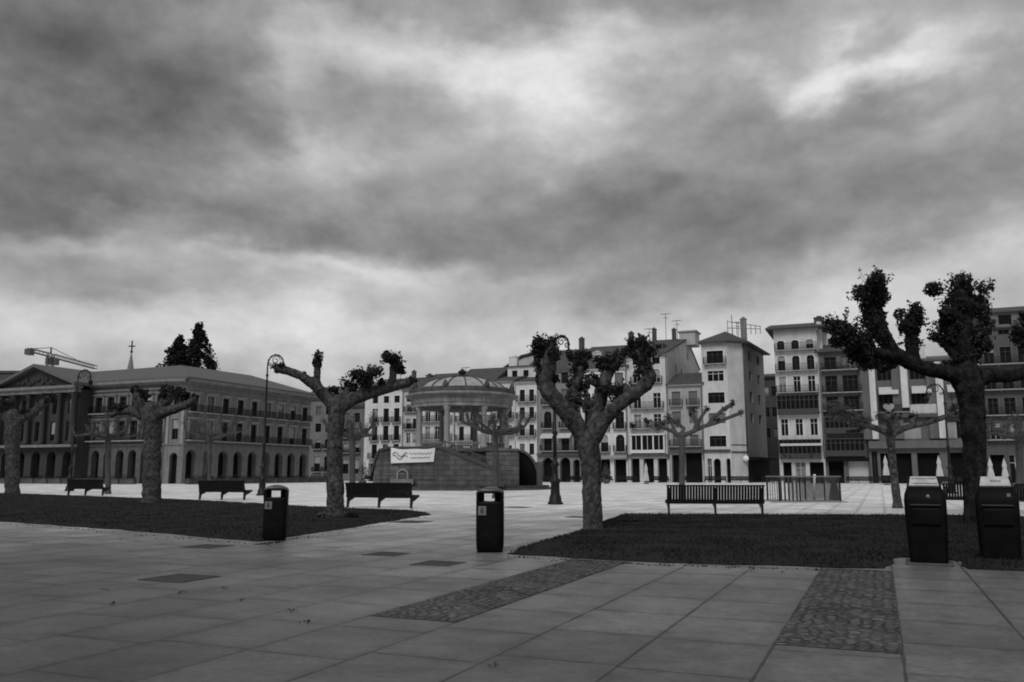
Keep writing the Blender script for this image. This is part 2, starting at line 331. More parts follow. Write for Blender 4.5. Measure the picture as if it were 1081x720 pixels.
# ------------------------------------------------------------------ world: overcast sky
def world():
    w = bpy.data.worlds.new("World"); SC.world = w; w.use_nodes = True
    N, L = w.node_tree.nodes, w.node_tree.links
    N.clear()
    out = new(N, 'ShaderNodeOutputWorld')
    sky = new(N, 'ShaderNodeTexSky'); sky.sky_type = 'NISHITA'; sky.sun_disc = False
    sky.sun_elevation = SUN_EL; sky.sun_rotation = SUN_ROT
    bw = new(N, 'ShaderNodeRGBToBW'); L.new(sky.outputs[0], bw.inputs[0])
    b1 = new(N, 'ShaderNodeBackground'); b1.inputs['Strength'].default_value = .06; L.new(bw.outputs[0], b1.inputs[0])
    tc = new(N, 'ShaderNodeTexCoord'); sp = new(N, 'ShaderNodeSeparateXYZ'); L.new(tc.outputs['Generated'], sp.inputs[0])
    az = new(N, 'ShaderNodeMath', operation='ARCTAN2'); L.new(sp.outputs[0], az.inputs[0]); L.new(sp.outputs[1], az.inputs[1])
    el = new(N, 'ShaderNodeMath', operation='ARCSINE'); L.new(sp.outputs[2], el.inputs[0])
    cb = new(N, 'ShaderNodeCombineXYZ'); L.new(az.outputs[0], cb.inputs[0]); L.new(el.outputs[0], cb.inputs[1])
    # warp
    def nz(vec, scale, det, rough, sx=1, sy=1, off=0):
        mp = new(N, 'ShaderNodeMapping'); mp.inputs['Scale'].default_value = (sx, sy, 1); mp.inputs['Location'].default_value = (off, off * .7, off); L.new(vec, mp.inputs[0])
        n = new(N, 'ShaderNodeTexNoise'); n.inputs['Scale'].default_value = scale; n.inputs['Detail'].default_value = det; n.inputs['Roughness'].default_value = rough; L.new(mp.outputs[0], n.inputs['Vector']); return n
    def warp(vec, scale, amp, off, det=4):
        n = nz(vec, scale, det, .55, 1, 1.8, off)
        s = new(N, 'ShaderNodeVectorMath', operation='SUBTRACT'); s.inputs[1].default_value = (.5, .5, .5); L.new(n.outputs['Color'], s.inputs[0])
        a = new(N, 'ShaderNodeVectorMath', operation='MULTIPLY_ADD'); a.inputs[1].default_value = (amp, amp * .55, 0); L.new(s.outputs[0], a.inputs[0]); L.new(vec, a.inputs[2]); return a.outputs[0]
    v1 = warp(cb.outputs[0], 4.5, .13, 3.1, 3)
    v2 = warp(cb.outputs[0], 13, .13, 8.3, 8)
    vm = new(N, 'ShaderNodeVectorMath', operation='SUBTRACT'); L.new(v2, vm.inputs[0]); L.new(cb.outputs[0], vm.inputs[1])
    va = new(N, 'ShaderNodeVectorMath', operation='ADD'); L.new(v1, va.inputs[0]); L.new(vm.outputs[0], va.inputs[1]); v2 = va.outputs[0]
    total = None
    def add(x):
        nonlocal total
        if total is None: total = x; return
        a = new(N, 'ShaderNodeMath', operation='ADD'); L.new(total, a.inputs[0]); L.new(x, a.inputs[1]); total = a.outputs[0]
    for (u, v, ru, rv, amp) in BLOBS:
        d = ray(u, v).normalized(); a0 = math.atan2(d.x, d.y); e0 = math.asin(d.z)
        s = new(N, 'ShaderNodeVectorMath', operation='SUBTRACT'); s.inputs[1].default_value = (a0, e0, 0); L.new(v2, s.inputs[0])
        m = new(N, 'ShaderNodeVectorMath', operation='MULTIPLY'); m.inputs[1].default_value = (900 / ru, 900 / rv, 0); L.new(s.outputs[0], m.inputs[0])
        dt = new(N, 'ShaderNodeVectorMath', operation='DOT_PRODUCT'); L.new(m.outputs[0], dt.inputs[0]); L.new(m.outputs[0], dt.inputs[1])
        p = new(N, 'ShaderNodeMath', operation='POWER'); p.inputs[0].default_value = .45; L.new(dt.outputs['Value'], p.inputs[1])
        g = new(N, 'ShaderNodeMath', operation='MULTIPLY'); g.inputs[1].default_value = amp / 255.0; L.new(p.outputs[0], g.inputs[0]); add(g.outputs[0])
    def addn(vec, scale, det, rough, sx, sy, amp, off):
        n = nz(vec, scale, det, rough, sx, sy, off)
        g = new(N, 'ShaderNodeMath', operation='MULTIPLY_ADD'); g.inputs[1].default_value = amp / 255.0; g.inputs[2].default_value = -.5 * amp / 255.0; L.new(n.outputs['Fac'], g.inputs[0]); add(g.outputs[0])
    addn(cb.outputs[0], 7.0, 10, .55, 1, 1.7, 84, 5.0)
    addn(cb.outputs[0], 19, 9, .58, 1, 1.4, 50, 1.7)
    a = new(N, 'ShaderNodeMath', operation='ADD'); a.inputs[1].default_value = SKYBASE / 255.0; L.new(total, a.inputs[0])
    cl = new(N, 'ShaderNodeClamp'); cl.inputs[1].default_value = .2; cl.inputs[2].default_value = .92; L.new(a.outputs[0], cl.inputs[0])
    pw = new(N, 'ShaderNodeMath', operation='POWER'); pw.inputs[1].default_value = 2.2; L.new(cl.outputs[0], pw.inputs[0])
    b2 = new(N, 'ShaderNodeBackground'); b2.inputs['Strength'].default_value = 1.0; L.new(pw.outputs[0], b2.inputs[0])
    mx = new(N, 'ShaderNodeMixShader'); mx.inputs[0].default_value = .94; L.new(b1.outputs[0], mx.inputs[1]); L.new(b2.outputs[0], mx.inputs[2])
    L.new(mx.outputs[0], out.inputs[0])
    w.cycles.sampling_method = 'MANUAL'; w.cycles.sample_map_resolution = 512
SUN_EL = R(43); SUN_ROT = R(200)
SKYBASE = 172
BLOBS = [
    (30, 40, 180, 110, -56), (215, 105, 100, 50, -34), (70, 215, 120, 35, -50), (320, 250, 140, 26, -34),
    (620, 250, 210, 48, -38), (890, 205, 210, 48, -32), (760, 105, 70, 45, -32), (930, 120, 60, 25, -28),
    (560, 2, 300, 28, -34), (110, 302, 100, 20, -26), (1060, 60, 50, 90, -14), (760, 300, 120, 25, -22), (470, 110, 55, 35, -20),
    (885, 72, 90, 19, 78), (590, 90, 70, 65, 50), (480, 60, 90, 40, 18), (420, 55, 120, 32, 36), (340, 165, 45, 22, 40), (170, 232, 90, 12, 30),
    (60, 248, 110, 14, 34), (330, 276, 120, 13, 46), (420, 296, 60, 12, 20), (180, 345, 260, 34, 30), (560, 350, 320, 40, 26), (1000, 290, 150, 26, 34),
    (1010, 120, 30, 40, 16), (300, 60, 25, 60, 16), (700, 40, 90, 20, 24), (500, 300, 80, 14, 16), (900, 350, 200, 25, 16)]
world()
sl = bpy.data.lights.new("sun", 'SUN'); so = bpy.data.objects.new("sun", sl); COL.objects.link(so)
sl.energy = 1.9; sl.angle = R(26); sl.color = (1, 1, 1)
# sky's sun_rotation: clockwise from +Y ; direction to the sun:
sd = Vector((math.sin(SUN_ROT) * math.cos(SUN_EL), math.cos(SUN_ROT) * math.cos(SUN_EL), math.sin(SUN_EL)))
so.rotation_euler = sd.to_track_quat('Z', 'Y').to_euler()

# ------------------------------------------------------------------ ground
g = MB(); g.quad((-1500, -60, 0), (1500, -60, 0), (1500, 3000, 0), (-1500, 3000, 0))
tag(g.build('ground', mat_paving()), 'pale and dark stone slabs paving the whole square', 'paving', kind='structure')

def inside_poly(p, poly):
    c = False; n = len(poly)
    for i in range(n):
        a = poly[i]; b = poly[i - 1]
        if (a[1] > p[1]) != (b[1] > p[1]) and p[0] < (b[0] - a[0]) * (p[1] - a[1]) / (b[1] - a[1]) + a[0]: c = not c
    return c
def edist(p, poly):
    m = 1e9
    for i in range(len(poly)):
        a = Vector(poly[i]); b = Vector(poly[i - 1]); ab = b - a
        t = max(0, min(1, (Vector(p) - a).dot(ab) / max(ab.dot(ab), 1e-9))); m = min(m, (Vector(p) - a - ab * t).length)
    return m
from mathutils.kdtree import KDTree
def lawn(name, label, poly, hmax, nbl, seed):
    rnd = random.Random(seed)
    # roughen the outline
    out = []
    for i in range(len(poly)):
        a = Vector(poly[i]); b = Vector(poly[(i + 1) % len(poly)]); L_ = (b - a).length; k = max(1, int(L_ / .22))
        nrm = Vector((-(b - a).y, (b - a).x)).normalized()
        for j in range(k):
            p = a.lerp(b, j / k); w = noise.noise(Vector((p.x * 1.3, p.y * 1.3, seed))) * .12 + rnd.uniform(-.03, .03)
            out.append(tuple(p + nrm * w))
    xs = [p[0] for p in out]; ys = [p[1] for p in out]
    dense = []
    for i in range(len(out)):
        a = Vector(out[i]); b = Vector(out[(i + 1) % len(out)])
        for j in range(4): q = a.lerp(b, j / 4); dense.append((q.x, q.y, 0))
    kd = KDTree(len(dense)); [kd.insert(q, i) for i, q in enumerate(dense)]; kd.balance()
    def edist(p, _=None): return kd.find((p[0], p[1], 0))[2]
    def inside(p, _=None): return inside_poly(p, poly) if edist(p) > .5 else inside_poly(p, out)
    pts = [Vector(p) for p in out]; st = .3
    y = min(ys)
    while y < max(ys):
        x = min(xs)
        while x < max(xs):
            q = (x + rnd.uniform(-.1, .1), y + rnd.uniform(-.1, .1))
            if inside(q, out) and edist(q, out) > .13: pts.append(Vector(q))
            x += st
        y += st
    n = len(out)
    vs, es, fs, *_ = delaunay_2d_cdt(pts, [], [list(range(n))], 1, 1e-5)
    def hz(x, y):
        d = edist((x, y), out); s = min(1, d / .3); s = s * (2 - s)
        return .012 + (hmax * s) + .03 * s * noise.noise(Vector((x * 1.1, y * 1.1, 5)))
    m = bpy.data.meshes.new(name); m.from_pydata([(v.x, v.y, hz(v.x, v.y)) for v in vs], [], [tuple(f) for f in fs]); m.validate()
    m.polygons.foreach_set('use_smooth', [True] * len(m.polygons)); m.materials.append(M_GRASS)
    o = put(name, m); tag(o, label, 'lawn', kind='structure')
    b = MB(); k = 0; tries = 0
    while k < nbl and tries < nbl * 8:
        tries += 1
        x = rnd.uniform(min(xs), max(xs)); y = rnd.uniform(min(ys), max(ys))
        if rnd.random() > min(1, (22.0 / max(y, 8)) ** 2): continue
        if not inside((x, y), out): continue
        d = edist((x, y), out); s = min(1, d / .3); s = s * (2 - s); z = .008 + hmax * s
        h = rnd.uniform(.02, .055) * (1 + .5 * noise.noise(Vector((x * .8, y * .8, 2)))); a = rnd.uniform(0, 6.28); w = .014
        dx, dy = math.cos(a) * w, math.sin(a) * w; lx, ly = rnd.gauss(0, .03), rnd.gauss(0, .03)
        b.quad((x - dx, y - dy, z - .01), (x + dx, y + dy, z - .01), (x + lx, y + ly, z + h)); k += 1
    o2 = b.build('grass', M_BLADE); tag(o2, 'short dark grass growing on ' + label.split(' ', 1)[1], 'grass', kind='stuff')
    return out

PR = [G(533, 585), G(700, 594.5), G(938, 600.5), G(950, 589), G(1010, 592), G(1022, 601), G(1200, 606), G(1200, 552), G(1020, 546.5), G(655, 545), G(600, 566)]
lawn('lawn', 'dark raised lawn bed on the right behind the two containers', [(p.x, p.y) for p in PR], .09, 60000, 3)
PLf = [G(456, 543.5), G(300, 568), G(272, 572), G(120, 559), G(-140, 541), G(-140, 518), G(0, 521.5), G(200, 529), G(350, 537.5), G(435, 541)]
lawn('lawn', 'dark raised lawn bed on the left below the row of benches', [(p.x, p.y) for p in PLf], .09, 60000, 4)

# cobbled strips in the paving
def sheet(name, pts, z, mat, **k):
    m = MB(); m.quad(*[(p.x, p.y, z) for p in pts]); return m.build(name, mat)
def loc(p):  # along e1, along e2
    return p.dot(E1), p.dot(E2)
def strip(name, label, a1, b1, a2, b2, z, mat, sub=True):
    m = MB(); c = E1 * ((a1 + b1) / 2) + E2 * ((a2 + b2) / 2)
    h1 = (b1 - a1) / 2; h2 = (b2 - a2) / 2
    m.quad((-h2, -h1, 0), (h2, -h1, 0), (h2, h1, 0), (-h2, h1, 0))
    o = m.build(name, mat); o.location = (c.x, c.y, z); o.rotation_euler = (0, 0, -AL); return o
a, s = loc(G(953, 690.6)); a_t, _ = loc(G(905, 601.5))
tag(strip('cobbles', '', a, a_t, s - SLAB, s, .004, M_COB), 'strip of worn cobbles set in the slabs at the right foreground', 'cobbles', kind='structure')
a, s2 = loc(G(505, 659)); a_t, _ = loc(G(640, 592))
tag(strip('cobbles', '', a, a_t, s - SLAB * 5.0, s - SLAB * 4.0, .004, M_COB), 'slanting strip of worn cobbles left of centre by the bin', 'cobbles', kind='structure')
# small plinths of the containers
# covers
def cover(u, v, side, label, grp=None):
    p = G(u, v); m = MB(); m.box(-side / 2, side / 2, -side / 2, side / 2, 0, .012)
    n = 5
    t = thing('ground_cover', label, 'ground cover', (p.x, p.y, .001), -AL, 'dark square covers set in the paving')
    f = .035
    fr = MB()
    for (x0, x1, y0, y1) in ((-side / 2, side / 2, -side / 2, -side / 2 + f), (-side / 2, side / 2, side / 2 - f, side / 2), (-side / 2, -side / 2 + f, -side / 2 + f, side / 2 - f), (side / 2 - f, side / 2, -side / 2 + f, side / 2 - f)):
        fr.box(x0, x1, y0, y1, 0, .01)
    fr.build('frame', M_IRON2, t)
    pl = MB(); q = side / 2 - f - .004; pl.box(-q, q, -q, q, 0, .006)
    for i in range(8):
        for j in range(8):
            x = -q + (i + .5) * 2 * q / 8; y = -q + (j + .5) * 2 * q / 8; pl.box(x - .02, x + .02, y - .02, y + .02, .006, .009)
    pl.build('plate', M_COVER, t)
cover(190, 610.5, .74, 'large dark square cover nearest the bottom left of the paving')
cover(219, 577, .72, 'dark square cover just in front of the left lawn, left of the bin')
cover(463, 595, .66, 'dark square cover in the paving left of the central bin')
cover(408, 585, .62, 'dark square cover in front of the thick tree on the left lawn')
cover(434, 551, .95, 'dark cover at the pointed end of the left lawn')
cover(546, 535.5, 1.0, 'dark cover on the open square just beyond the central bin')
cover(612, 546, .8, 'dark cover just left of the forked central tree')
# moss tufts / dead leaves on the slabs
rnd = random.Random(5)
for k, (u, v) in enumerate([(255, 634), (234, 621.5), (107, 623), (118, 638), (520, 703), (322, 657), (191, 626), (311, 646), (127, 569.5)]):
    p = G(u, v); m = MB(); n = 7
    for j in range(n):
        a = rnd.uniform(0, 6.28); w = rnd.uniform(.015, .045); x, y = rnd.gauss(0, .03), rnd.gauss(0, .025)
        m.quad((x, y, .004), (x + w * math.cos(a), y + w * math.sin(a), .012), (x + w * math.cos(a + .8), y + w * math.sin(a + .8), rnd.uniform(.01, .03)))
    o = m.build('leaf_litter', M_LEAF); o.location = (p.x, p.y, .001)
    tag(o, 'small dark tuft of dead leaves lying on the stone slabs', 'leaf litter', 'tufts of dead leaves scattered on the paving')

# dark soil crumbs spilled along the front edges of the lawns
rnd = random.Random(77)
for nm, pts in (('right', [(533, 587), (700, 596.5), (938, 603)]), ('left', [(455, 545), (300, 570), (272, 574.5), (120, 561), (0, 552)])):
    m = MB()
    for i in range(len(pts) - 1):
        for j in range(90):
            f = rnd.random(); u = pts[i][0] * (1 - f) + pts[i + 1][0] * f; v = pts[i][1] * (1 - f) + pts[i + 1][1] * f
            p = G(u, v + abs(rnd.gauss(0, 1)) * (1.6 if noise.noise(Vector((u * .05, 0, 0))) > 0 else .5)); w = rnd.uniform(.008, .03); a = rnd.uniform(0, 6.28)
            c_, s_ = math.cos(a) * w, math.sin(a) * w
            m.quad((p.x - c_, p.y - s_, .003), (p.x + s_, p.y - c_, .003), (p.x + c_ * .3, p.y + s_ * .3, .003 + w * .8)); m.quad((p.x - c_, p.y - s_, .003), (p.x + c_, p.y + s_, .004), (p.x - s_, p.y + c_, .012))
    tag(m.build('soil_crumbs', M_GRASS), 'dark soil and grass crumbs spilled along the front edge of the %s lawn' % nm, 'soil', kind='stuff')

# ------------------------------------------------------------------ trees
def remesh(o, vox, sm=4, disp=.0, dscale=.15):
    r = o.modifiers.new('r', 'REMESH'); r.mode = 'VOXEL'; r.voxel_size = vox; r.use_smooth_shade = True
    s = o.modifiers.new('s', 'SMOOTH'); s.iterations = sm; s.factor = .6
    if disp:
        t = bpy.data.textures.new('lumps', 'CLOUDS'); t.noise_scale = dscale; t.noise_depth = 3
        d = o.modifiers.new('d', 'DISPLACE'); d.texture = t; d.strength = disp; d.mid_level = .5; d.texture_coords = 'LOCAL'
def leaf(m, c, n, size, rnd):
    # a small five-pointed-ish leaf folded along its middle
    t = Vector((rnd.gauss(0, 1), rnd.gauss(0, 1), rnd.gauss(0, 1))).normalized()
    n = (Vector(n) + Vector((rnd.gauss(0, .6), rnd.gauss(0, .6), rnd.gauss(0, .6)))).normalized()
    a = t.cross(n)
    if a.length < .01: return
    a.normalize(); b = n.cross(a); s = size * rnd.uniform(.5, 1.25); c = Vector(c)
    up = n * s * .18
    m.quad(c - b * s * .5, c + a * s * .34 - b * s * .12 + up, c + a * s * .2 + b * s * .2 + up, c + b * s * .55)
    m.quad(c - b * s * .5, c + b * s * .55, c - a * s * .2 + b * s * .2 + up, c - a * s * .34 - b * s * .12 + up)
def clump(m, c, r, n, size, rnd, sq=(1, 1, 1), tw=None, spiky=0):
    c = Vector(c)
    # a few lobes
    lobes = [(c + Vector((rnd.gauss(0, .46) * r * sq[0], rnd.gauss(0, .46) * r * sq[1], rnd.gauss(0, .46) * r * sq[2])), r * rnd.uniform(.35, .62)) for _ in range(12)]
    for i in range(n):
        q, lr = rnd.choice(lobes)
        d = Vector((rnd.gauss(0, 1), rnd.gauss(0, 1), rnd.gauss(0, 1))).normalized()
        rr = lr * (rnd.random() ** .45)
        p = q + Vector((d.x * sq[0], d.y * sq[1], d.z * sq[2])) * rr
        leaf(m, p, d, size, rnd)
    for i in range(spiky):
        d = Vector((rnd.gauss(0, 1), rnd.gauss(0, 1), rnd.gauss(.5, .9))).normalized()
        L_ = r * rnd.uniform(.9, 1.45); p0 = c + d * r * .2
        e = c + Vector((d.x * sq[0], d.y * sq[1], d.z * sq[2])) * L_ + Vector((0, 0, r * .12))
        if tw is not None: tw.tube([p0, p0.lerp(e, .55) + Vector((0, 0, .02)), e], [.008, .006, .004], 4)
        for j in range(4): leaf(m, p0.lerp(e, rnd.uniform(.7, 1.05)) + Vector((rnd.gauss(0, .02), rnd.gauss(0, .02), rnd.gauss(0, .02))), d, size * .9, rnd)

def big_tree(name, label, d, base, limbs, clumps, vox, bark, disp, seed, lsize=.10, group='pollarded plane trees in the lawns', thin=.82):
    """limbs: lists of (u, v, depth offset, radius in px) measured on the photograph, turned to metres at the tree's distance"""
    rnd = random.Random(seed); b = P(base[0], base[1], d); b.z = 0
    t = thing(name, label, 'tree', tuple(b), 0, group)
    sc = d / 912.0
    m = MB(); tw = MB()
    for lb in limbs:
        pts = [P(u, v, d + dy) - b for (u, v, dy, r) in lb]; li = limbs.index(lb); kk = thin * (max(1.06, .86 / thin) if li == 0 and thin > .71 else 1.06 if li == 0 else 1.0); rr = [r * sc * kk * (1 + dy / d) for (u, v, dy, r) in lb]
        # subdivide with wobble
        P2 = []; R2 = []
        for i in range(len(pts) - 1):
            k = max(2, int((pts[i + 1] - pts[i]).length / .16))
            for j in range(k):
                f = j / k; q = pts[i].lerp(pts[i + 1], f); rad = rr[i] * (1 - f) + rr[i + 1] * f
                w = noise.noise_vector(q * 3.1 + Vector((seed, 0, 0))) * rad * .13
                if len(P2) == 0: w *= 0
                P2.append(q + w); R2.append(rad * (1 + .12 * noise.noise(q * 5.3 + Vector((0, seed, 0)))))
        P2.append(pts[-1]); R2.append(rr[-1])
        m.tube(P2, R2, 12)
        e = P2[-1]; m.ico(tuple(e), R2[-1] * 1.05, 10, 7)
        # knuckles on the limb
        for _ in range(max(0, len(P2) // 4)):
            i = rnd.randrange(len(P2)); dd = Vector((rnd.gauss(0, 1), rnd.gauss(0, 1), rnd.gauss(0, 1))).normalized()
            if P2[i].z > .6: m.ico(tuple(P2[i] + dd * R2[i] * .75), R2[i] * rnd.uniform(.3, .5), 8, 6)
    o = m.build('trunk', bark, t); remesh(o, vox * .7, 1, disp * 1.0, .06)
    lv = MB(); ll = MB()
    for c in clumps:
        (u, v, dy, r, n, sq, sp) = c[:7]
        tgt = ll if len(c) > 7 and c[7] else lv
        clump(tgt, P(u, v, d + dy) - b, r * sc * .97, int(n * 1.9), lsize, rnd, sq, tw, sp)
    n_ = len(lv.v); lv.v += tw.v; lv.f += [tuple(i + n_ for i in f) for f in tw.f]; lv.sm += tw.sm
    lo = lv.build('crown', M_LEAF, t)
    if ll.f: ll.build('pale_leaf_tuft', M_LEAF_L, t)
    return t

S1 = (1, 1, 1)
big_tree('pollarded_tree', 'thick trunked pollarded tree on the left lawn, two long arms spread wide with leafy knobs', 26.7, (354.5, 549), [
    [(354, 552, 0, 13), (354.5, 542, 0, 11), (353.5, 500, 0, 10.5), (353, 465, 0, 10), (355, 440, 0, 10.5), (357, 426, 0, 10.5)],
    [(356, 432, 0, 9), (345, 420, 0, 9), (333, 407, -.2, 7.5), (318, 397, -.4, 6), (304, 391.5, -.5, 6), (294, 389, -.6, 6.5)],
    [(338, 412, -.2, 6), (334.5, 402, -.2, 5), (335, 390, -.2, 4.6), (334.5, 381, -.2, 4.5)],
    [(358, 432, 0, 10), (372, 421, .1, 9), (390, 415, .3, 8.5), (405, 411, .4, 7.5), (418, 407, .5, 7), (430, 404, .6, 6.5)],
    [(384, 416, .3, 7), (386, 405, .1, 6.5), (386, 398, 0, 6)],
    [(412, 409, .4, 6.5), (415, 398, .4, 5), (415, 389, .4, 5.5)],
    [(362, 428, 0, 8), (366, 415, .5, 5), (368, 410, .6, 4)],
    [(346, 540, -.1, 5), (341, 546, -.3, 5), (340, 550, -.3, 3)], [(362, 543, -.2, 5), (367, 547, -.4, 5), (369, 551, -.4, 3)],
], [(385, 399, 0, 13.5, 800, (1.05, 1, .85), 26), (374, 408, .2, 7, 120, S1, 8), (414, 384, .4, 14, 800, (1, 1, .8), 26), (335, 380, -.2, 6, 150, (.8, .8, 1.5), 26),
    (294, 388, -.6, 5, 60, (1.2, 1, .8), 24), (352, 413, 0, 5, 50, S1, 10), (365, 405, .6, 6, 60, S1, 8), (402, 404, .4, 4, 50, S1, 6), (368, 546, -.6, 7, 220, (1.2, 1, .6), 8), (344, 546, -.6, 6, 130, (1.2, 1, .6), 8, 1),
    (322, 398, -.3, 5, 22, (2.2, 1, .7), 12), (433, 403, .6, 5, 50, S1, 10)],
    .035, M_BARK, .03, 11, .105, thin=.78)

big_tree('pollarded_tree', 'forked central pollarded tree on the tip of the right lawn, four thick upright arms', 20.6, (626, 563), [
    [(626.5, 567, 0, 13), (626, 553, 0, 12.5), (625, 520, 0, 11.8), (624, 492, 0, 12.5), (621, 474, 0, 14), (620, 464, 0, 14)],
    [(620, 470, 0, 12), (609, 449, -.1, 12), (593, 430, -.3, 11.5), (579, 414, -.4, 11), (575, 402, -.4, 10.5), (580, 388, -.4, 9.5), (580, 374, -.4, 9), (580, 366, -.4, 7)],
    [(612, 452, 0, 9), (604, 432, .3, 8), (606, 412, .4, 7.5), (611, 396, .4, 7), (612, 382, .4, 7)],
    [(604, 425, .3, 5), (601, 414, .5, 4)],
    [(624, 462, 0, 11), (629, 438, .1, 10.5), (634, 420, .2, 9.5), (637, 404, .2, 9), (643, 391, .2, 8.5), (647, 384, .2, 8)],
    [(636, 408, .2, 6), (627, 404, .1, 5), (623, 402, .1, 5)],
    [(624, 466, 0, 12), (637, 445, -.1, 10), (653, 428, -.3, 9.5), (668, 416, -.4, 9.5), (682, 406, -.5, 9.5), (685, 397, -.5, 10), (680, 385, -.5, 9.5), (677, 372, -.5, 10), (675, 366, -.5, 9)],
    [(664, 418, -.3, 6), (660, 408, 0, 5)],
], [(575, 366, -.4, 14, 900, (1.05, 1, 1), 26), (568, 386, -.4, 6, 90, (.7, .7, 1.6), 6), (612, 382, .4, 11, 550, (1, 1, 1.1), 16), (611, 402, .4, 9, 300, (.9, 1, 1.6), 8),
    (645, 384, .2, 14, 750, (1.4, 1, .75), 22), (675, 367, -.5, 13, 750, (1.2, 1, .85), 18), (682, 384, -.5, 11, 240, (.95, 1, 1.6), 6),
    (604, 425, .3, 11, 420, (1.1, 1, 1), 16, 1), (622, 430, .2, 9, 200, (.8, 1, 1.3), 12, 1), (655, 412, -.1, 12, 360, (1.5, 1, .7), 14), (586, 401, -.3, 6, 70, S1, 4), (570, 402, -.4, 5, 50, S1, 8), (628, 400, .1, 6, 120, S1, 5)],
    .032, M_BARK, .035, 12, .085, thin=.78)

big_tree('pollarded_tree', 'tall heavy pollarded tree at the right between the two containers, large leafy heads', 22.5, (1029, 556), [
    [(1029, 560, 0, 13), (1029, 545, 0, 12.5), (1029, 500, 0, 13), (1028, 460, 0, 13.5), (1026, 430, 0, 15), (1023, 408, 0, 17), (1021, 396, 0, 17)],
    [(1018, 402, 0, 12), (1002, 394, -.1, 12), (980, 390, -.3, 10.5), (960, 383, -.4, 11), (943, 372, -.5, 11.5), (932, 356, -.5, 12), (925, 338, -.5, 12), (923, 320, -.5, 11), (922, 306, -.5, 10)],
    [(948, 378, -.4, 8), (925, 372, -.8, 8), (905, 366, -1.1, 8), (893, 354, -1.3, 8)],
    [(945, 384, -.4, 6), (930, 391, -.2, 5), (921, 384, -.1, 4)],
    [(966, 385, -.3, 9), (962, 366, -.2, 9), (962, 350, -.2, 9), (961, 340, -.2, 7)],
    [(1021, 402, 0, 15), (1019, 375, .1, 14.5), (1016, 350, .1, 14), (1015, 330, .1, 13), (1014, 312, .1, 10)],
    [(1014, 380, .1, 9), (1002, 366, .3, 8), (998, 358, .3, 7)],
    [(1025, 380, .1, 9), (1035, 366, 0, 8), (1038, 358, 0, 6)],
    [(1026, 402, 0, 13), (1042, 396, .2, 11), (1062, 397, .4, 10), (1082, 394, .5, 10), (1096, 380, .6, 10), (1096, 360, .6, 9)],
], [(922, 310, -.5, 21, 1500, (.95, 1, 1.05), 34), (922, 336, -.5, 15, 700, (1, 1, 1.4), 8), (892, 350, -1.3, 19, 1100, (1.05, 1, .85), 26), (908, 368, -1, 14, 600, S1, 10), (878, 342, -1.3, 5, 24, (1.4, 1, 1), 20),
    (926, 380, -.3, 14, 420, (1.2, 1, .8), 10, 1), (961, 340, -.2, 16, 900, (.95, 1, 1), 26), (961, 362, -.2, 10, 240, (1, 1, 1.3), 6),
    (1014, 314, .1, 25, 2000, (1.05, 1, .85), 40), (1014, 340, .1, 18, 900, (1.05, 1, 1.1), 12), (1000, 356, .3, 17, 900, (1, 1, .9), 22), (1034, 362, 0, 14, 600, (1, 1, 1.1), 10), (1040, 306, 0, 8, 50, (1.3, 1, .9), 18),
    (1015, 380, .1, 17, 420, (1.2, 1, .8), 8), (1094, 350, .6, 20, 1200, (1, 1, 1), 26), (1076, 352, .6, 9, 160, (.8, 1, 1.6), 8)],
    .035, M_BARK_D, .05, 13, .105, thin=.72)

big_tree('pollarded_tree', 'stout pollarded tree further left on the lawn, short level arms before the palace corner', 39.5, (160, 530), [
    [(160, 533, 0, 13), (160, 522, 0, 11), (160.5, 490, 0, 10.5), (160.5, 460, 0, 11), (160, 440, 0, 11.5), (160, 434, 0, 11.5)],
    [(156, 440, 0, 9), (148, 428, -.2, 8), (145, 418, -.3, 6), (144, 412, -.3, 4)],
    [(154, 440, 0, 8), (140, 433, .3, 6.5), (126, 435, .6, 4.5), (118, 438, .8, 3.5)],
    [(162, 440, 0, 9), (170, 430, .1, 8.5), (177, 422, .1, 8), (180, 416, .1, 6)],
    [(166, 438, 0, 8), (180, 433, -.5, 7), (194, 429, -.9, 6), (205, 423, -1.2, 5.5)],
    [(152, 436, 0, 6), (150, 424, .4, 6), (153, 417, .5, 5)],
], [(145, 413, -.3, 6, 220, S1, 8), (152, 418, .4, 7, 200, (1.3, 1, .7), 8), (193, 417, -.5, 8, 300, (1.3, 1, .7), 14), (178, 415, .1, 7, 200, S1, 8), (130, 432, .5, 6, 120, (1.6, 1, .6), 6), (206, 421, -1.2, 4, 40, S1, 6)],
    .05, M_BARK, .04, 14, .14, thin=.76)

big_tree('pollarded_tree', 'dark pollarded tree at the far left edge of the photograph beside the last bench', 60, (12.5, 523), [
    [(12.5, 524, 0, 10), (13, 515, 0, 8), (13, 480, 0, 8), (14, 452, 0, 9), (14, 440, 0, 9.5)],
    [(12, 446, 0, 7), (2, 436, 0, 6), (-14, 430, 0, 5), (-22, 420, 0, 5)],
    [(16, 446, 0, 7), (28, 439, 0, 6), (40, 432, 0, 5), (49, 422, 0, 5)],
    [(14, 440, 0, 6), (12, 428, 1, 5), (8, 424, 1, 4)],
], [(49, 421, 0, 6, 220, S1, 8), (8, 428, 0, 9, 300, (1.5, 1, .7), 10), (30, 436, 0, 6, 120, (1.5, 1, .6), 6), (-15, 425, 0, 9, 200, S1, 8)],
    .07, M_BARK, .05, 15, .18, thin=.78)

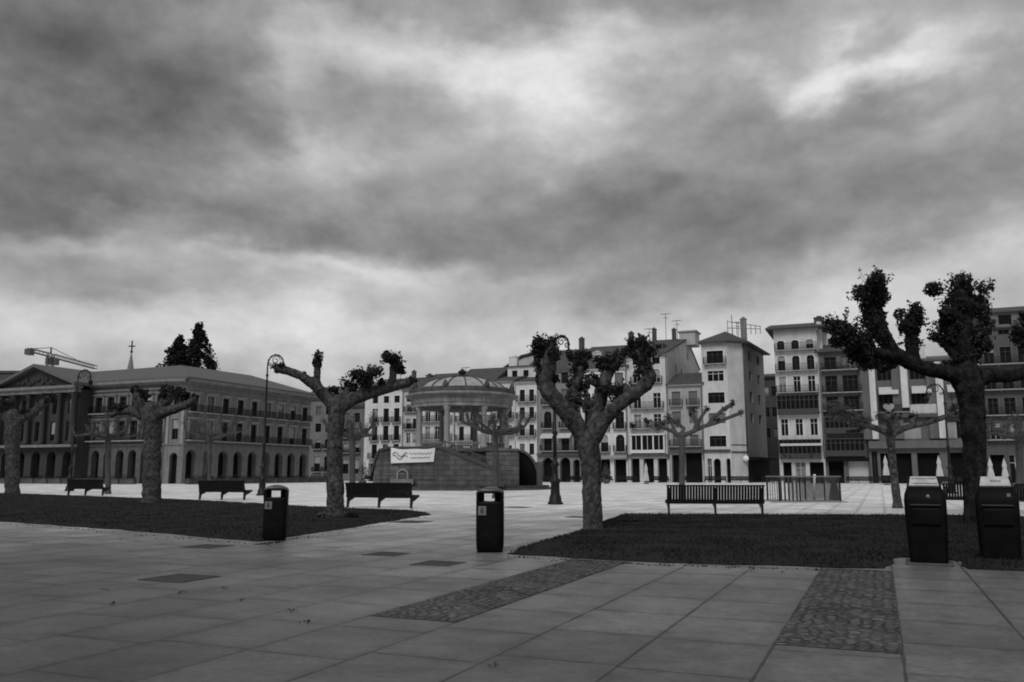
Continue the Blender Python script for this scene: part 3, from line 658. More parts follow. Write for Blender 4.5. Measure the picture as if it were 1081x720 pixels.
def small_tree(label, u, v, d, tv, spread, seed, bark=M_BARK_F, lean=0, rad=4.5, lsz=.09, nl=34, custom=None, pale=True):
    rnd = random.Random(seed); sc = d / 912.0
    limbs = [[(u, v + 2, 0, rad * 1.35), (u + lean * .1, v - 6, 0, rad), (u + lean * .6, (v + tv) / 2, 0, rad * .92), (u + lean, tv + 2, 0, rad * 1.05), (u + lean, tv - 1, 0, rad * 1.2)]]
    cl = []
    if custom: limbs += custom[0]; cl += custom[1]
    else:
        n = 8
        for i in range(n):
            a = 2 * math.pi * (i + rnd.uniform(-.3, .3)) / n
            L_ = spread * rnd.uniform(.6, 1.0); cx, cy = math.cos(a) * L_, math.sin(a) * L_ * sc * .8
            up = rnd.uniform(1, 12)
            x0 = u + lean
            mid = (x0 + cx * .5, tv + rnd.uniform(-4, 1) - up * .25, cy * .55, rad * .56)
            end = (x0 + cx, tv - up, cy, rad * .44)
            tip = (x0 + cx * rnd.uniform(1.0, 1.2), tv - up - rnd.uniform(5, 13), cy * 1.05, rad * .5)
            limbs.append([(x0, tv + 1, 0, rad * .8), mid, end, tip])
            cl.append((tip[0], tip[1], tip[2], 4.5, nl, S1, 6, pale))
            if rnd.random() < .8:
                q = (mid[0] + rnd.uniform(-4, 4), mid[1] - rnd.uniform(7, 17), mid[2], rad * .46)
                limbs.append([mid, q]); cl.append((q[0], q[1], q[2], 4, nl // 2, S1, 6, pale))
            cl.append((x0 + cx * .8, tv - up - 1, cy * .8, 5, nl // 2, (1.6, 1, .6), 5, pale))
    return big_tree('young_pollarded_tree', label, d, (u, v), limbs, cl, max(.03, .016 + d * .0008), bark, .02, seed, lsz, 'slender pollarded trees out on the open square', thin=.70)
cust = ([[(719.7, 461, 0, 4.2), (729, 456.5, 0, 3.6), (743, 450, 0, 3.2), (754, 447, 0, 3), (771, 440, .1, 2.8), (782, 436, .1, 2.8)],
         [(746, 450, 0, 3), (753, 441, 0, 3), (764, 432, 0, 3), (773, 426.5, 0, 3.4)],
         [(733, 455, 0, 3), (735, 446, 0, 2.8), (731, 437, 0, 3.6), (731, 433, 0, 3.4)],
         [(736, 454, 0, 3), (739, 442, -.3, 2.6), (746, 432, -.3, 2.6)],
         [(718, 461, 0, 4), (710, 455, 0, 3.4), (701, 452, 0, 2.8), (695, 447, 0, 3)],
         [(712, 455, 0, 3), (709, 446, .4, 2.8), (706, 440, .4, 3.2)],
         [(719, 460, 0, 3.6), (722, 452, 1.2, 2.6), (714, 446, 1.6, 3)]],
        [(696, 449, 0, 7, 200, (1.3, 1, .8), 12, 1), (706, 441, .4, 5.5, 130, S1, 8, 1), (731, 434, 0, 5, 130, S1, 6), (773, 426, 0, 4, 60, S1, 8), (764, 432, 0, 3.5, 40, S1, 8), (782, 436, .1, 3.5, 40, S1, 10), (746, 432, -.3, 4, 50, S1, 8), (714, 447, 1.5, 5, 90, S1, 6, 1), (757, 444, 0, 3, 30, S1, 5)])
small_tree('slender pollarded tree right behind the slatted bench, bare curling arms', 720, 528, 45, 460, 40, 21, custom=cust)
small_tree('slender pollarded tree standing in front of the bandstand stair', 523, 525.5, 50, 457, 38, 22, nl=34)
cust2 = ([[(940, 458, 0, 6), (925, 452, 0, 4.6), (908, 447, 0, 4), (893, 438, 0, 4), (886, 434, 0, 3.6)],
          [(915, 449, 0, 4), (905, 455, .5, 3.2), (895, 456, .6, 3)],
          [(940, 458, 0, 6), (958, 451, 0, 4.6), (980, 446, 0, 4.2), (998, 440, 0, 4), (1007, 434, 0, 4.5)],
          [(962, 450, 0, 4), (965, 441, .5, 3.6)], [(940, 456, 0, 5), (938, 446, -1, 4), (931, 440, -1.4, 4)], [(940, 456, 0, 5), (948, 449, 1.2, 4), (946, 441, 1.5, 3.5)]],
         [(887, 437, 0, 12, 500, (1.3, 1, .9), 22, 1), (906, 444, 0, 9, 220, (1.5, 1, .7), 12, 1), (873, 436, 0, 4, 20, (1.6, 1, .6), 8), (1007, 433, 0, 6, 120, S1, 10), (965, 440, .5, 5, 90, S1, 8), (931, 439, -1.4, 6, 140, S1, 8, 1), (946, 440, 1.5, 5, 80, S1, 6), (985, 443, 0, 4, 50, (1.6, 1, .6), 6)])
small_tree('leaning slender pollarded tree just left of the right hand containers', 948, 536, 35.6, 460, 45, 23, lean=-8, rad=6, custom=cust2, bark=M_BARK)
small_tree('slender pollarded tree between the first two benches on the left', 114, 523, 60, 462, 36, 24, rad=4)
small_tree('slender pollarded tree before the palace arcade, above the second bench', 221, 520, 66, 465, 38, 25, rad=2.8)
small_tree('slender pollarded tree half hidden behind the thick left tree', 372, 521, 62, 462, 34, 26, rad=4.5)
small_tree('slender pollarded tree at the right edge behind the outer container', 1076, 527, 43, 462, 40, 27, rad=5)

# ------------------------------------------------------------------ benches
def bench_proto():
    t = thing('park_bench', 'x', 'bench')
    Lh = 1.6
    def prof(s):  # path of the slat: seat front lip, seat, backrest
        pts = [(.56, .50), (.50, .455), (.40, .43), (.10, .41), (.02, .44), (-.03, .54), (-.13, .98), (-.145, 1.02)]
        return pts
    seat = MB(); back = MB(); n = 34; w = 2 * Lh / n
    for half in (0,):
        for i in range(n):
            x0 = -Lh + i * w + .009; x1 = -Lh + (i + 1) * w - .009
            if i in (16, 17): x0 -= .0
            sp = [(.58, .52), (.50, .455), (.38, .435), (.10, .41), (.03, .43), (.0, .47)]
            bpz = [(0.0, .475), (-.03, .54), (-.085, .76), (-.14, 1.0)]
            for pl, mb in ((sp, seat), (bpz, back)):
                for j in range(len(pl) - 1):
                    (ya, za), (yb, zb) = pl[j], pl[j + 1]
                    dy, dz = yb - ya, zb - za; L_ = math.hypot(dy, dz); ny, nz_ = -dz / L_ * .014, dy / L_ * .014
                    mb.extr([(ya - ny, za - nz_), (yb - ny, zb - nz_), (yb + ny, zb + nz_), (ya + ny, za + nz_)], 'x', x0, x1)
    back.box(-Lh - .01, Lh + .01, -.165, -.115, .985, 1.03)
    back.box(-Lh - .01, Lh + .01, -.035, .0, .42, .53)
    seat.box(-Lh - .01, Lh + .01, .50, .54, .42, .47)
    back.build('backrest', M_WOODB, t); seat.build('seat', M_WOODB, t)
    for x in (-Lh + .07, 0, Lh - .07):
        l = MB()
        l.extr([(-.06, 0), (.04, 0), (.10, .25), (.42, .36), (.62, .50), (.60, .53), (.40, .425), (.06, .40), (-.0, .47), (-.10, .93), (-.13, .93), (-.05, .42)], 'x', x - .03, x + .03)
        l.box(x - .045, x + .045, -.09, .08, 0, .012)
        l.build('leg', M_IRON, t)
    return t
proto = bench_proto()
bl = [((755.5, 545), 'double slatted bench seen from behind in front of the right lawn, slender tree behind it', None),
      ((400, 536), 'dark bench immediately right of the thick pollarded tree, backrest towards us', None),
      ((234, 527.5), 'dark bench on the left lawn edge, left of the left bin', None),
      ((90, 523), 'dark bench at the far left between two pollarded trees', None),
      ((1047, 540), 'dark bench half hidden between the two containers behind the heavy tree', None)]
for i, ((u, v), lab, _) in enumerate(bl):
    o = proto if i == 0 else copy_tree(proto)
    p = G(u, v); o.location = (p.x, p.y, 0); o.rotation_euler = (0, 0, -AL if i else -R(5)); tag(o, lab, 'bench', 'benches beside the lawns')

# ------------------------------------------------------------------ bins
def bin_proto():
    t = thing('litter_bin', 'x', 'litter bin')
    W, D = .25, .21
    def sect(s, k=6):
        pts = []
        w, d, r = W * s, D * s, .11 * s
        for cx, cy, a0 in ((w - r, -d + r, -90), (w - r, d - r, 0), (-w + r, d - r, 90), (-w + r, -d + r, 180)):
            for j in range(k + 1):
                a = R(a0 + 90 * j / k); pts.append((cx + r * math.cos(a), cy + r * math.sin(a)))
        return pts
    def loft(m, rows, captop=True, capbot=True):
        n0 = len(m.v); n = len(sect(1))
        for s, z in rows:
            zz = z if callable(z) else (lambda x, y, z=z: z)
            for (x, y) in sect(s): m.v.append((x, y, zz(x, y)))
        for i in range(len(rows) - 1):
            for k in range(n):
                A = n0 + i * n + k; B = n0 + i * n + (k + 1) % n; m.f.append((A, B, B + n, A + n)); m.sm.append(True)
        if capbot: m.f.append(tuple(n0 + k for k in reversed(range(n)))); m.sm.append(False)
        if captop: m.f.append(tuple(n0 + (len(rows) - 1) * n + k for k in range(n))); m.sm.append(False)
    b = MB(); loft(b, [(.93, 0), (.93, .05), (.97, .06), (1, .30), (1, .60), (1, .86), (.995, .895), (.93, .90), (.93, .84)], True)
    b.build('body', M_BIN, t)
    arch = lambda base: (lambda x, y: base + .065 * (1 - (x / W) ** 2))
    h = MB(); loft(h, [(.985, arch(1.035)), (1.01, arch(1.045)), (1.0, arch(1.065)), (.9, arch(1.085)), (.6, arch(1.095)), (.2, arch(1.10))])
    h.build('hood', M_BINL, t)
    for sx in (-1, 1):
        c = MB(); c.extr([(-.19, .86), (.19, .86), (.19, 1.06), (-.19, 1.06)], 'x', sx * .205, sx * .244); c.build('side_post', M_BIN, t, bevel=.01)
    for x0, x1, z1 in ((-.205, -.12, 1.09), (.07, .205, 1.09)):
        q = MB(); q.box(x0, x1, .165, .185, .88, 1.07); q.build('rear_plate', M_BIN, t)
    s = MB(); s.box(-.205, -.06, -.2165, -.209, .66, .82); s.build('sticker', M_STICK, t)
    st = MB(); st.box(-.165, -.105, -.2205, -.2175, .70, .765); st.lathe([(.02, .765), (.02, .79)], 8, (-.135, -.2)); 
    st = MB(); st.box(-.16, -.11, -.2195, -.2175, .69, .76); st.box(-.15, -.12, -.2195, -.2175, .765, .795); st.build('sticker_print', M_STICKD, t)
    a = MB(); a.box(-.06, .06, -.19, -.1, .8995, .906); a.build('ash_plate', M_METAL, t)
    return t
bp_ = bin_proto()
for i, ((u, v), lab) in enumerate([((517, 583.5), 'black litter bin with arched hood standing at the centre on the open slabs'), ((287, 571), 'black litter bin with arched hood at the front edge of the left lawn')]):
    o = bp_ if i == 0 else copy_tree(bp_); p = G(u, v); o.location = (p.x, p.y + .2, 0); o.rotation_euler = (0, 0, R(-2 if i == 0 else 9)); tag(o, lab, 'litter bin', 'black hooded litter bins')

# ------------------------------------------------------------------ waste containers
def container(u, v, label, variant, rz):
    p = G(u, v); t = thing('waste_container', label, 'waste container', (p.x, p.y + .3, 0), rz, 'waste containers at the right foreground')
    b = MB()
    # lofted body: half width, front y, back y per height
    rows = [(.265, -.25, .27, 0), (.27, -.26, .28, .05), (.28, -.27, .29, .25), (.29, -.285, .30, .52), (.30, -.30, .30, .78), (.302, -.30, .30, .98), (.29, -.275, .29, 1.08), (.255, -.20, .26, 1.17), (.225, -.06, .24, 1.33), (.22, .10, .22, 1.355)]
    k = 5
    def ring(w, y0, y1, z):
        pts = []; r = .07
        for cx, cy, a0 in ((w - r, y0 + r, -90), (w - r, y1 - r, 0), (-w + r, y1 - r, 90), (-w + r, y0 + r, 180)):
            for j in range(k): a = R(a0 + 90 * j / (k - 1)); pts.append((cx + r * math.cos(a), cy + r * math.sin(a), z))
        return pts
    n = 4 * k
    for r in rows: b.v += ring(*r)
    for i in range(len(rows) - 1):
        for q in range(n):
            A = i * n + q; B = i * n + (q + 1) % n; b.f.append((A, B, B + n, A + n)); b.sm.append(True)
    b.f.append(tuple(reversed(range(n)))); b.f.append(tuple((len(rows) - 1) * n + q for q in range(n))); b.sm += [False, False]
    b.build('body', M_CONT, t)
    # sloping pale instruction panel lying on the bevelled top
    A = Vector((0, -.195, 1.205)); Bv = Vector((0, -.055, 1.345)); up = (Bv - A).normalized(); nrm = Vector((0, -up.z, up.y))
    A = A + nrm * .015; Bv = Bv + nrm * .015
    s = MB(); w0, w1 = .215, .185
    s.quad(A + Vector((-w0, 0, 0)), A + Vector((w0, 0, 0)), Bv + Vector((w1, 0, 0)), Bv + Vector((-w1, 0, 0)))
    s.quad(A + Vector((-w0, 0, 0)) - nrm * .03, A + Vector((w0, 0, 0)) - nrm * .03, A + Vector((w0, 0, 0)), A + Vector((-w0, 0, 0)))
    s.quad(A + Vector((w0, 0, 0)) - nrm * .03, Bv + Vector((w1, 0, 0)) - nrm * .03, Bv + Vector((w1, 0, 0)), A + Vector((w0, 0, 0)))
    s.quad(A + Vector((-w0, 0, 0)) - nrm * .03, A + Vector((-w0, 0, 0)), Bv + Vector((-w1, 0, 0)), Bv + Vector((-w1, 0, 0)) - nrm * .03)
    pn = s.build('instruction_panel', M_CPAN, t)
    tx = MB(); rd = random.Random(variant)
    lines = [(.22, -.15, .17), (.75, -.17, .16)] if variant == 1 else [(.5, -.06, .06)]
    for f, xa, xb in lines:
        x = xa
        while x < xb:
            w = rd.uniform(.012, .03); c = A.lerp(Bv, f) + nrm * .002
            tx.quad(c + Vector((x, 0, 0)) - up * .011, c + Vector((x + w, 0, 0)) - up * .011, c + Vector((x + w, 0, 0)) + up * .011, c + Vector((x, 0, 0)) + up * .011); x += w + .008
    tx.build('lettering', M_STICKD, pn)
    fl = MB(); fl.extr([(-.305, .60), (-.325, .62), (-.325, .84), (-.303, .88)], 'x', -.20, .20); fl.build('loading_flap', M_CONT, t, bevel=.008)
    lip = MB(); lip.extr([(-.318, .895), (-.345, .905), (-.345, .925), (-.30, .93)], 'x', -.215, .215); lip.build('handle', grey('handle_paint', .012, .4, .2, 8, spec=.3), t, bevel=.004)
    if variant == 2:
        s2 = MB(); s2.box(.14, .19, -.302, -.292, 1.05, 1.10, Matrix.Translation((0, .015, 0))); s2.build('sticker', M_STICK, t)
    else:
        s2 = MB(); s2.lathe([(.001, -.3), (.03, -.3), (.03, -.29), (.001, -.288)], 14); o = s2.build('lock', M_METAL, t); o.matrix_local = Matrix.Translation((.05, -.30 + .30 - .0, 1.07)) @ Matrix.Rotation(R(90), 4, 'X') if False else Matrix.Translation((.04, -.578, 1.06)) @ Matrix.Rotation(R(-90), 4, 'X')
    kb = MB(); kb.box(-.34, .34, -.36, .36, 0, .03); kb.build('plinth', M_STONE_D, t, bevel=.008)
    return t
container(991, 597, 'dark waste container with pale sloping panel bearing two lines of lettering, left of the pair', 1, R(-25))
container(1069, 598.5, 'dark waste container with plain pale sloping panel and a small sticker, right of the pair', 2, R(-27))

# ------------------------------------------------------------------ lamps
def lamp(u, d, htop, rz, label, crook=.55, s=1.0, double=False):
    p = P(u, 500, d); t = thing('street_lamp', label, 'street lamp', (p.x, p.y, 0), rz, 'tall ornamental iron street lamps')
    b = MB()
    b.lathe([(.36, 0), (.36, .08), (.30, .12), (.27, .35), (.22, .45), (.20, .95), (.26, 1.02), (.26, 1.10), (.15, 1.2), (.13, 1.7), (.20, 1.78), (.20, 1.86), (.11, 1.95), (.10, 2.2)], 12)
    b.build('pedestal', M_IRON, t)
    sh = MB(); zt = htop - crook * 1.25
    sh.lathe([(.095, 2.15), (.085, 3.2), (.13, 3.25), (.13, 3.33), (.08, 3.4), (.055, zt - .8), (.09, zt - .75), (.09, zt - .65), (.05, zt - .6), (.045, zt)], 10)
    sh.build('pole', M_IRON, t)
    a = MB(); pts = []
    for i in range(15):
        q = R(180 - 200 * i / 14); pts.append((crook + crook * math.cos(q), 0, zt + crook * 1.2 * max(math.sin(q), -.3) + 0.0))
    a.tube(pts, [.05] * 12 + [.045, .04, .035], 8)
    # scrolls
    def scroll(cx, cz, r0, turns, dirn):
        pp = []
        for i in range(26):
            f = i / 25; q = dirn * 2 * math.pi * turns * f; r = r0 * (1 - .8 * f); pp.append((cx + r * math.cos(q), 0, cz + r * math.sin(q)))
        a.tube(pp, .028, 6)
    scroll(crook * 1.0, zt + crook * .55, crook * .55, 1.4, 1); scroll(crook * 1.75, zt + .05, crook * .35, 1.3, -1); scroll(.16, zt + crook * .1, .14, 1.2, -1)
    for i in range(6): a.ico((pts[2 + i * 2][0], 0, pts[2 + i * 2][2]), .075, 6, 4)
    a.build('arm', M_IRON, t)
    l = MB(); lx = crook * 2.0; lz = zt - .15
    l.lathe([(.02, lz + .1), (.05, lz), (.16, lz - .08), (.20, lz - .18), (.19, lz - .20)], 10, (lx, 0)); l.tube([(lx, 0, lz + .12), (lx, 0, lz - .02)], .02)
    l.build('lantern_cap', M_IRON, t)
    gl = MB(); gl.lathe([(.17, lz - .20), (.15, lz - .35), (.06, lz - .48), (.01, lz - .5)], 10, (lx, 0)); gl.build('lantern_glass', M_GLASS, t)
    return t
lamp(277.5, 56, 9.2, R(-8), 'ornamental iron lamp post rising behind the left bin, hooked head')
lamp(586, 40, 7.85, R(-38), 'ornamental iron lamp post with its head behind the left arm of the central tree', .42)
lamp(74.5, 70, 9.9, R(-5), 'ornamental iron lamp post before the pedimented front of the palace')
lamp(1003, 62, 7.9, R(172), 'ornamental iron lamp post seen under the arm of the heavy right tree', .6)

# ------------------------------------------------------------------ buildings
ROW0 = Vector((-27, 160, 0))
def hit(P0, D, u, v):
    """where the sight line of a measured point meets the facade plane: distance along it, height"""
    d = ray(u, v); # t*d.xy = P0 + s*D
    det = d.x * (-D.y) - d.y * (-D.x)
    t = (P0.x * (-D.y) - P0.y * (-D.x)) / det
    s = (d.x * P0.y - d.y * P0.x) / det
    s = (Vector((d.x * t, d.y * t, 0)) - P0).dot(D)
    return s, CAMH + t * d.z
WC = {}
def win_mesh(w, h, style):
    k = (round(w, 1), round(h, 1), style)
    if k in WC: return WC[k]
    w, h = max(.3, k[0]), max(.3, k[1])
    fr = MB(); t = .07
    light = style.endswith('L')
    fm = M_FRAME_L if light else M_FRAME_D
    fr.box(-w / 2, -w / 2 + t, -.03, .05, 0, h); fr.box(w / 2 - t, w / 2, -.03, .05, 0, h)
    fr.box(-w / 2 + t, w / 2 - t, -.03, .05, 0, t); fr.box(-w / 2 + t, w / 2 - t, -.03, .05, h - t, h)
    nb = max(1, int(round(w / .75)) - 1)
    for i in range(nb):
        x = -w / 2 + w * (i + 1) / (nb + 1); fr.box(x - .035, x + .035, -.02, .04, t, h - t)
    if h > 1.3: fr.box(-w / 2 + t, w / 2 - t, -.015, .035, h * .72 - .03, h * .72 + .03)
    if style[0] == 's':  # louvred shutters folded open over the outer quarters
        for sx in (-1, 1):
            x0 = sx * w / 2; x1 = sx * w * .27
            n = int(h / .14)
            for i in range(n):
                z = .04 + i * (h - .08) / n; fr.box(min(x0, x1), max(x0, x1), -.07, -.045, z, z + (h - .08) / n * .72)
    fmesh = fr.mesh('window', M_SHUT if style[0] == 's' else fm)
    pn = MB(); pn.quad((-w / 2, .02, 0), (w / 2, .02, 0), (w / 2, .02, h), (-w / 2, .02, h))
    WC[k] = (fmesh, pn.mesh('pane', M_GLASS), pn.mesh('pane', M_GLASS_L))
    return WC[k]
SCH = {}
def surround(win, w, h, kind, mat, back=.2):
    k = (round(w, 1), round(h, 1), kind, mat.name)
    if k not in SCH:
        w, h = k[0], k[1]; q = MB(); t = .14 if kind != 'palace' else .22; y1 = -back; y0 = y1 - (.035 if kind != 'palace' else .08); e = .003
        q.extr([(-w / 2 - t, 0), (-w / 2, 0), (-w / 2, h), (w / 2, h), (w / 2, 0), (w / 2 + t, 0), (w / 2 + t, h + t), (-w / 2 - t, h + t)], 'y', y0, y1)
        if kind == 'palace': q.box(-w / 2 - .4, w / 2 + .4, y0 - .2, y1, h + t - .01, h + t + .16)
        if kind == 'sill': q.box(-w / 2 - t, w / 2 + t, y0 - .1, y1, -.12, .005)
        SCH[k] = q.mesh('surround', mat)
    return put('surround', SCH[k], win)
def add_window(root, Mx, w, h, style, rnd, sur=None):
    f, p, pl = win_mesh(w, h, style)
    o = put('window', f, root, Mx)
    if sur: surround(o, w, h, sur[0], sur[1], sur[2])
    put('pane', pl if rnd.random() < .13 else p, o)
    if rnd.random() < .22 and w < 2.2:
        k = ('blind', round(w, 1), round(h, 1), rnd.choice((.3, .45, .65)))
        if k not in SCH:
            q = MB(); ww, hh = max(.3, k[1]), max(.3, k[2]); q.box(-ww / 2 + .05, ww / 2 - .05, -.045, -.032, hh * (1 - k[3]), hh - .04); SCH[k] = q.mesh('roller_blind', M_BLIND)
        put('roller_blind', SCH[k], o)
    return o
BC = {}
def bal_mesh(w, dp, bars=.12):
    k = (round(w, 1), dp)
    if k in BC: return BC[k]
    w = k[0]; s = MB(); s.box(-w / 2, w / 2, -dp, .0, -.14, 0); 
    for x in (-w * .35, 0, w * .35): s.extr([(-dp * .8, -.14), (0, -.14), (0, -.40), (-.08, -.36)], 'x', x - .05, x + .05)
    r = MB(); r.box(-w / 2 + .02, w / 2 - .02, -dp + .02, -dp + .07, .98, 1.03); r.box(-w / 2 + .02, w / 2 - .02, -dp + .03, -dp + .06, .08, .11); r.box(-w / 2 + .02, w / 2 - .02, -dp + .03, -dp + .06, .52, .54)
    n = int(w / bars)
    for i in range(n + 1):
        x = -w / 2 + .03 + (w - .06) * i / n; r.box(x - .014, x + .014, -dp + .03, -dp + .058, 0, 1.0)
    for sx in (-1, 1):
        x = sx * (w / 2 - .04); r.box(x - .02, x + .02, -dp + .07, 0, .98, 1.02)
        for j in range(int(dp / bars)): r.box(x - .012, x + .012, -dp + .1 + j * bars, -dp + .125 + j * bars, 0, .98)
    BC[k] = (s.mesh('balcony', M_SLAB), r.mesh('railing', M_IRON)); return BC[k]
def add_balcony(root, Mx, w, dp=.75):
    s, r = bal_mesh(w, dp); o = put('balcony', s, root, Mx); put('railing', r, o); return o

def wall_face(m, W, H, ops, z0=0.0, rv=.24):
    xs = sorted(set([0, W] + [o[0] for o in ops] + [o[1] for o in ops])); zs = sorted(set([z0, H] + [o[2] for o in ops] + [o[3] for o in ops]))
    xs = [x for x in xs if 0 <= x <= W]; zs = [z for z in zs if z0 <= z <= H]
    for i in range(len(xs) - 1):
        for j in range(len(zs) - 1):
            cx = (xs[i] + xs[i + 1]) / 2; cz = (zs[j] + zs[j + 1]) / 2
            if xs[i + 1] - xs[i] < 1e-5 or zs[j + 1] - zs[j] < 1e-5: continue
            if any(o[0] < cx < o[1] and o[2] < cz < o[3] for o in ops): continue
            m.quad((xs[i], 0, zs[j]), (xs[i + 1], 0, zs[j]), (xs[i + 1], 0, zs[j + 1]), (xs[i], 0, zs[j + 1]))
    for o in ops:
        x0, x1, a, b = o[:4]; d = o[5] if len(o) > 5 else rv
        m.quad((x0, 0, a), (x0, 0, b), (x0, d, b), (x0, d, a)); m.quad((x1, 0, a), (x1, d, a), (x1, d, b), (x1, 0, b))
        m.quad((x0, 0, b), (x1, 0, b), (x1, d, b), (x0, d, b)); m.quad((x0, 0, a), (x0, d, a), (x1, d, a), (x1, 0, a))
        if len(o) > 4 and o[4] == 'arch':
            r = (x1 - x0) / 2; cx = (x0 + x1) / 2; rz_ = min(r, (b - a) * .45); zc = b - rz_; n = 8
            for sx in (-1, 1):
                pts = [(cx + sx * r, .004, b)]
                arc = [(cx + sx * r * math.cos(R(90 * i / n)), .004, zc + rz_ * math.sin(R(90 * i / n))) for i in range(n + 1)]
                # from side to crown
                for i in range(n):
                    m.quad((cx + sx * r, .004, b), arc[i], arc[i + 1])
                    q0, q1 = arc[i], arc[i + 1]; m.quad(q0, q1, (q1[0], d, q1[2]), (q0[0], d, q0[2]))

def facade(root, Mx, W, H, ops, wallmat, rnd, style='dD', sides=True, depth=12, name='wall', sur=None):
    """wall with true openings; windows set back in the reveals"""
    m = MB(); wall_face(m, W, H, ops)
    if sides:
        D = depth
        m.quad((0, 0, 0), (0, 0, H), (0, D, H), (0, D, 0)); m.quad((W, 0, 0), (W, D, 0), (W, D, H), (W, 0, H)); m.quad((0, D, 0), (0, D, H), (W, D, H), (W, D, 0))
        m.quad((0, 0, H), (W, 0, H), (W, D, H), (0, D, H))
    m.build(name, wallmat, root, Mx)
    for o in ops:
        x0, x1, a, b = o[:4]; d = o[5] if len(o) > 5 else .24; st = o[6] if len(o) > 6 else style
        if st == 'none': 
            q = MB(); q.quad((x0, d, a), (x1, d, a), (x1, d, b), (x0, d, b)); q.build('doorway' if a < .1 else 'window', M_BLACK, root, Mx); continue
        if st == 'shutter' or st == 'blind':
            q = MB(); n = max(3, int((b - a) / .12))
            for i in range(n): q.box(x0, x1, d - .04, d, a + (b - a) * i / n, a + (b - a) * (i + .8) / n)
            q.box(x0, x1, d, d + .01, a, b); q.build('roller_shutter', {'shutter': M_SHUT_M, 'blind': M_AWN}[st], root, Mx); continue
        add_window(root, Mx @ Matrix.Translation(((x0 + x1) / 2, d - .06, a)), x1 - x0, b - a, st, rnd, (sur[0], sur[1], d - .06 + .003) if sur and (o[4:5] != ('arch',) or d < .5) and a > 2 else None)

def roof(root, Mx, W, D, H, rh, over=.6, ridge=.5, mat=None, hipL=0, hipR=0, th=.18):
    m = MB(); o = over; yr = D * ridge
    A = (-o, -o, H); B = (W + o, -o, H); C_ = (W + o, D + o, H); E = (-o, D + o, H); r0 = (-o + hipL, yr, H + rh); r1 = (W + o - hipR, yr, H + rh)
    m.quad(A, B, r1, r0); m.quad(C_, E, r0, r1); m.quad(B, C_, r1); m.quad(E, A, r0)
    A2, B2, C2, E2_ = [(p[0], p[1], p[2] - th) for p in (A, B, C_, E)]
    m.quad(A2, B2, B, A); m.quad(B2, C2, C_, B); m.quad(C2, E2_, E, C_); m.quad(E2_, A2, A, E); m.quad(A2, E2_, C2, B2)
    return m.build('roof', mat or M_ROOF, root, Mx)
def chimney(rf, x, y, z, w=.7, h=1.6, d=.6, mat=None):
    m = MB(); m.box(x - w / 2, x + w / 2, y - d / 2, y + d / 2, z - 1.5, z + h); m.box(x - w / 2 - .08, x + w / 2 + .08, y - d / 2 - .08, y + d / 2 + .08, z + h, z + h + .12)
    m.box(x - w / 4, x + w / 4, y - d / 4, y + d / 4, z + h + .12, z + h + .4)
    return m.build('chimney', mat or M_STONE_D, rf)
def antenna(rf, x, y, z, h=2.5):
    m = MB(); m.tube([(x, y, z - .5), (x, y, z + h)], .05, 5); m.tube([(x - .9, y, z + h - .1), (x + .9, y, z + h - .05)], .04, 4)
    for i in range(6): m.tube([(x - .8 + i * .3, y - .35, z + h - .08), (x - .8 + i * .3, y + .35, z + h - .08)], .03, 4)
    m.tube([(x - .5, y, z + h - .8), (x + .5, y, z + h - .8)], .04, 4)
    return m.build('antenna', M_IRON, rf)
def cornice(root, Mx, W, z, pr=.35, th=.35, mat=None, x0=-.02):
    m = MB(); m.box(x0, W - x0, -pr * .5, -.003, z - th, z - th * .45); m.box(x0, W - x0, -pr, -.003, z - th * .45, z)
    return m.build('cornice', mat or M_STONE, root, Mx)

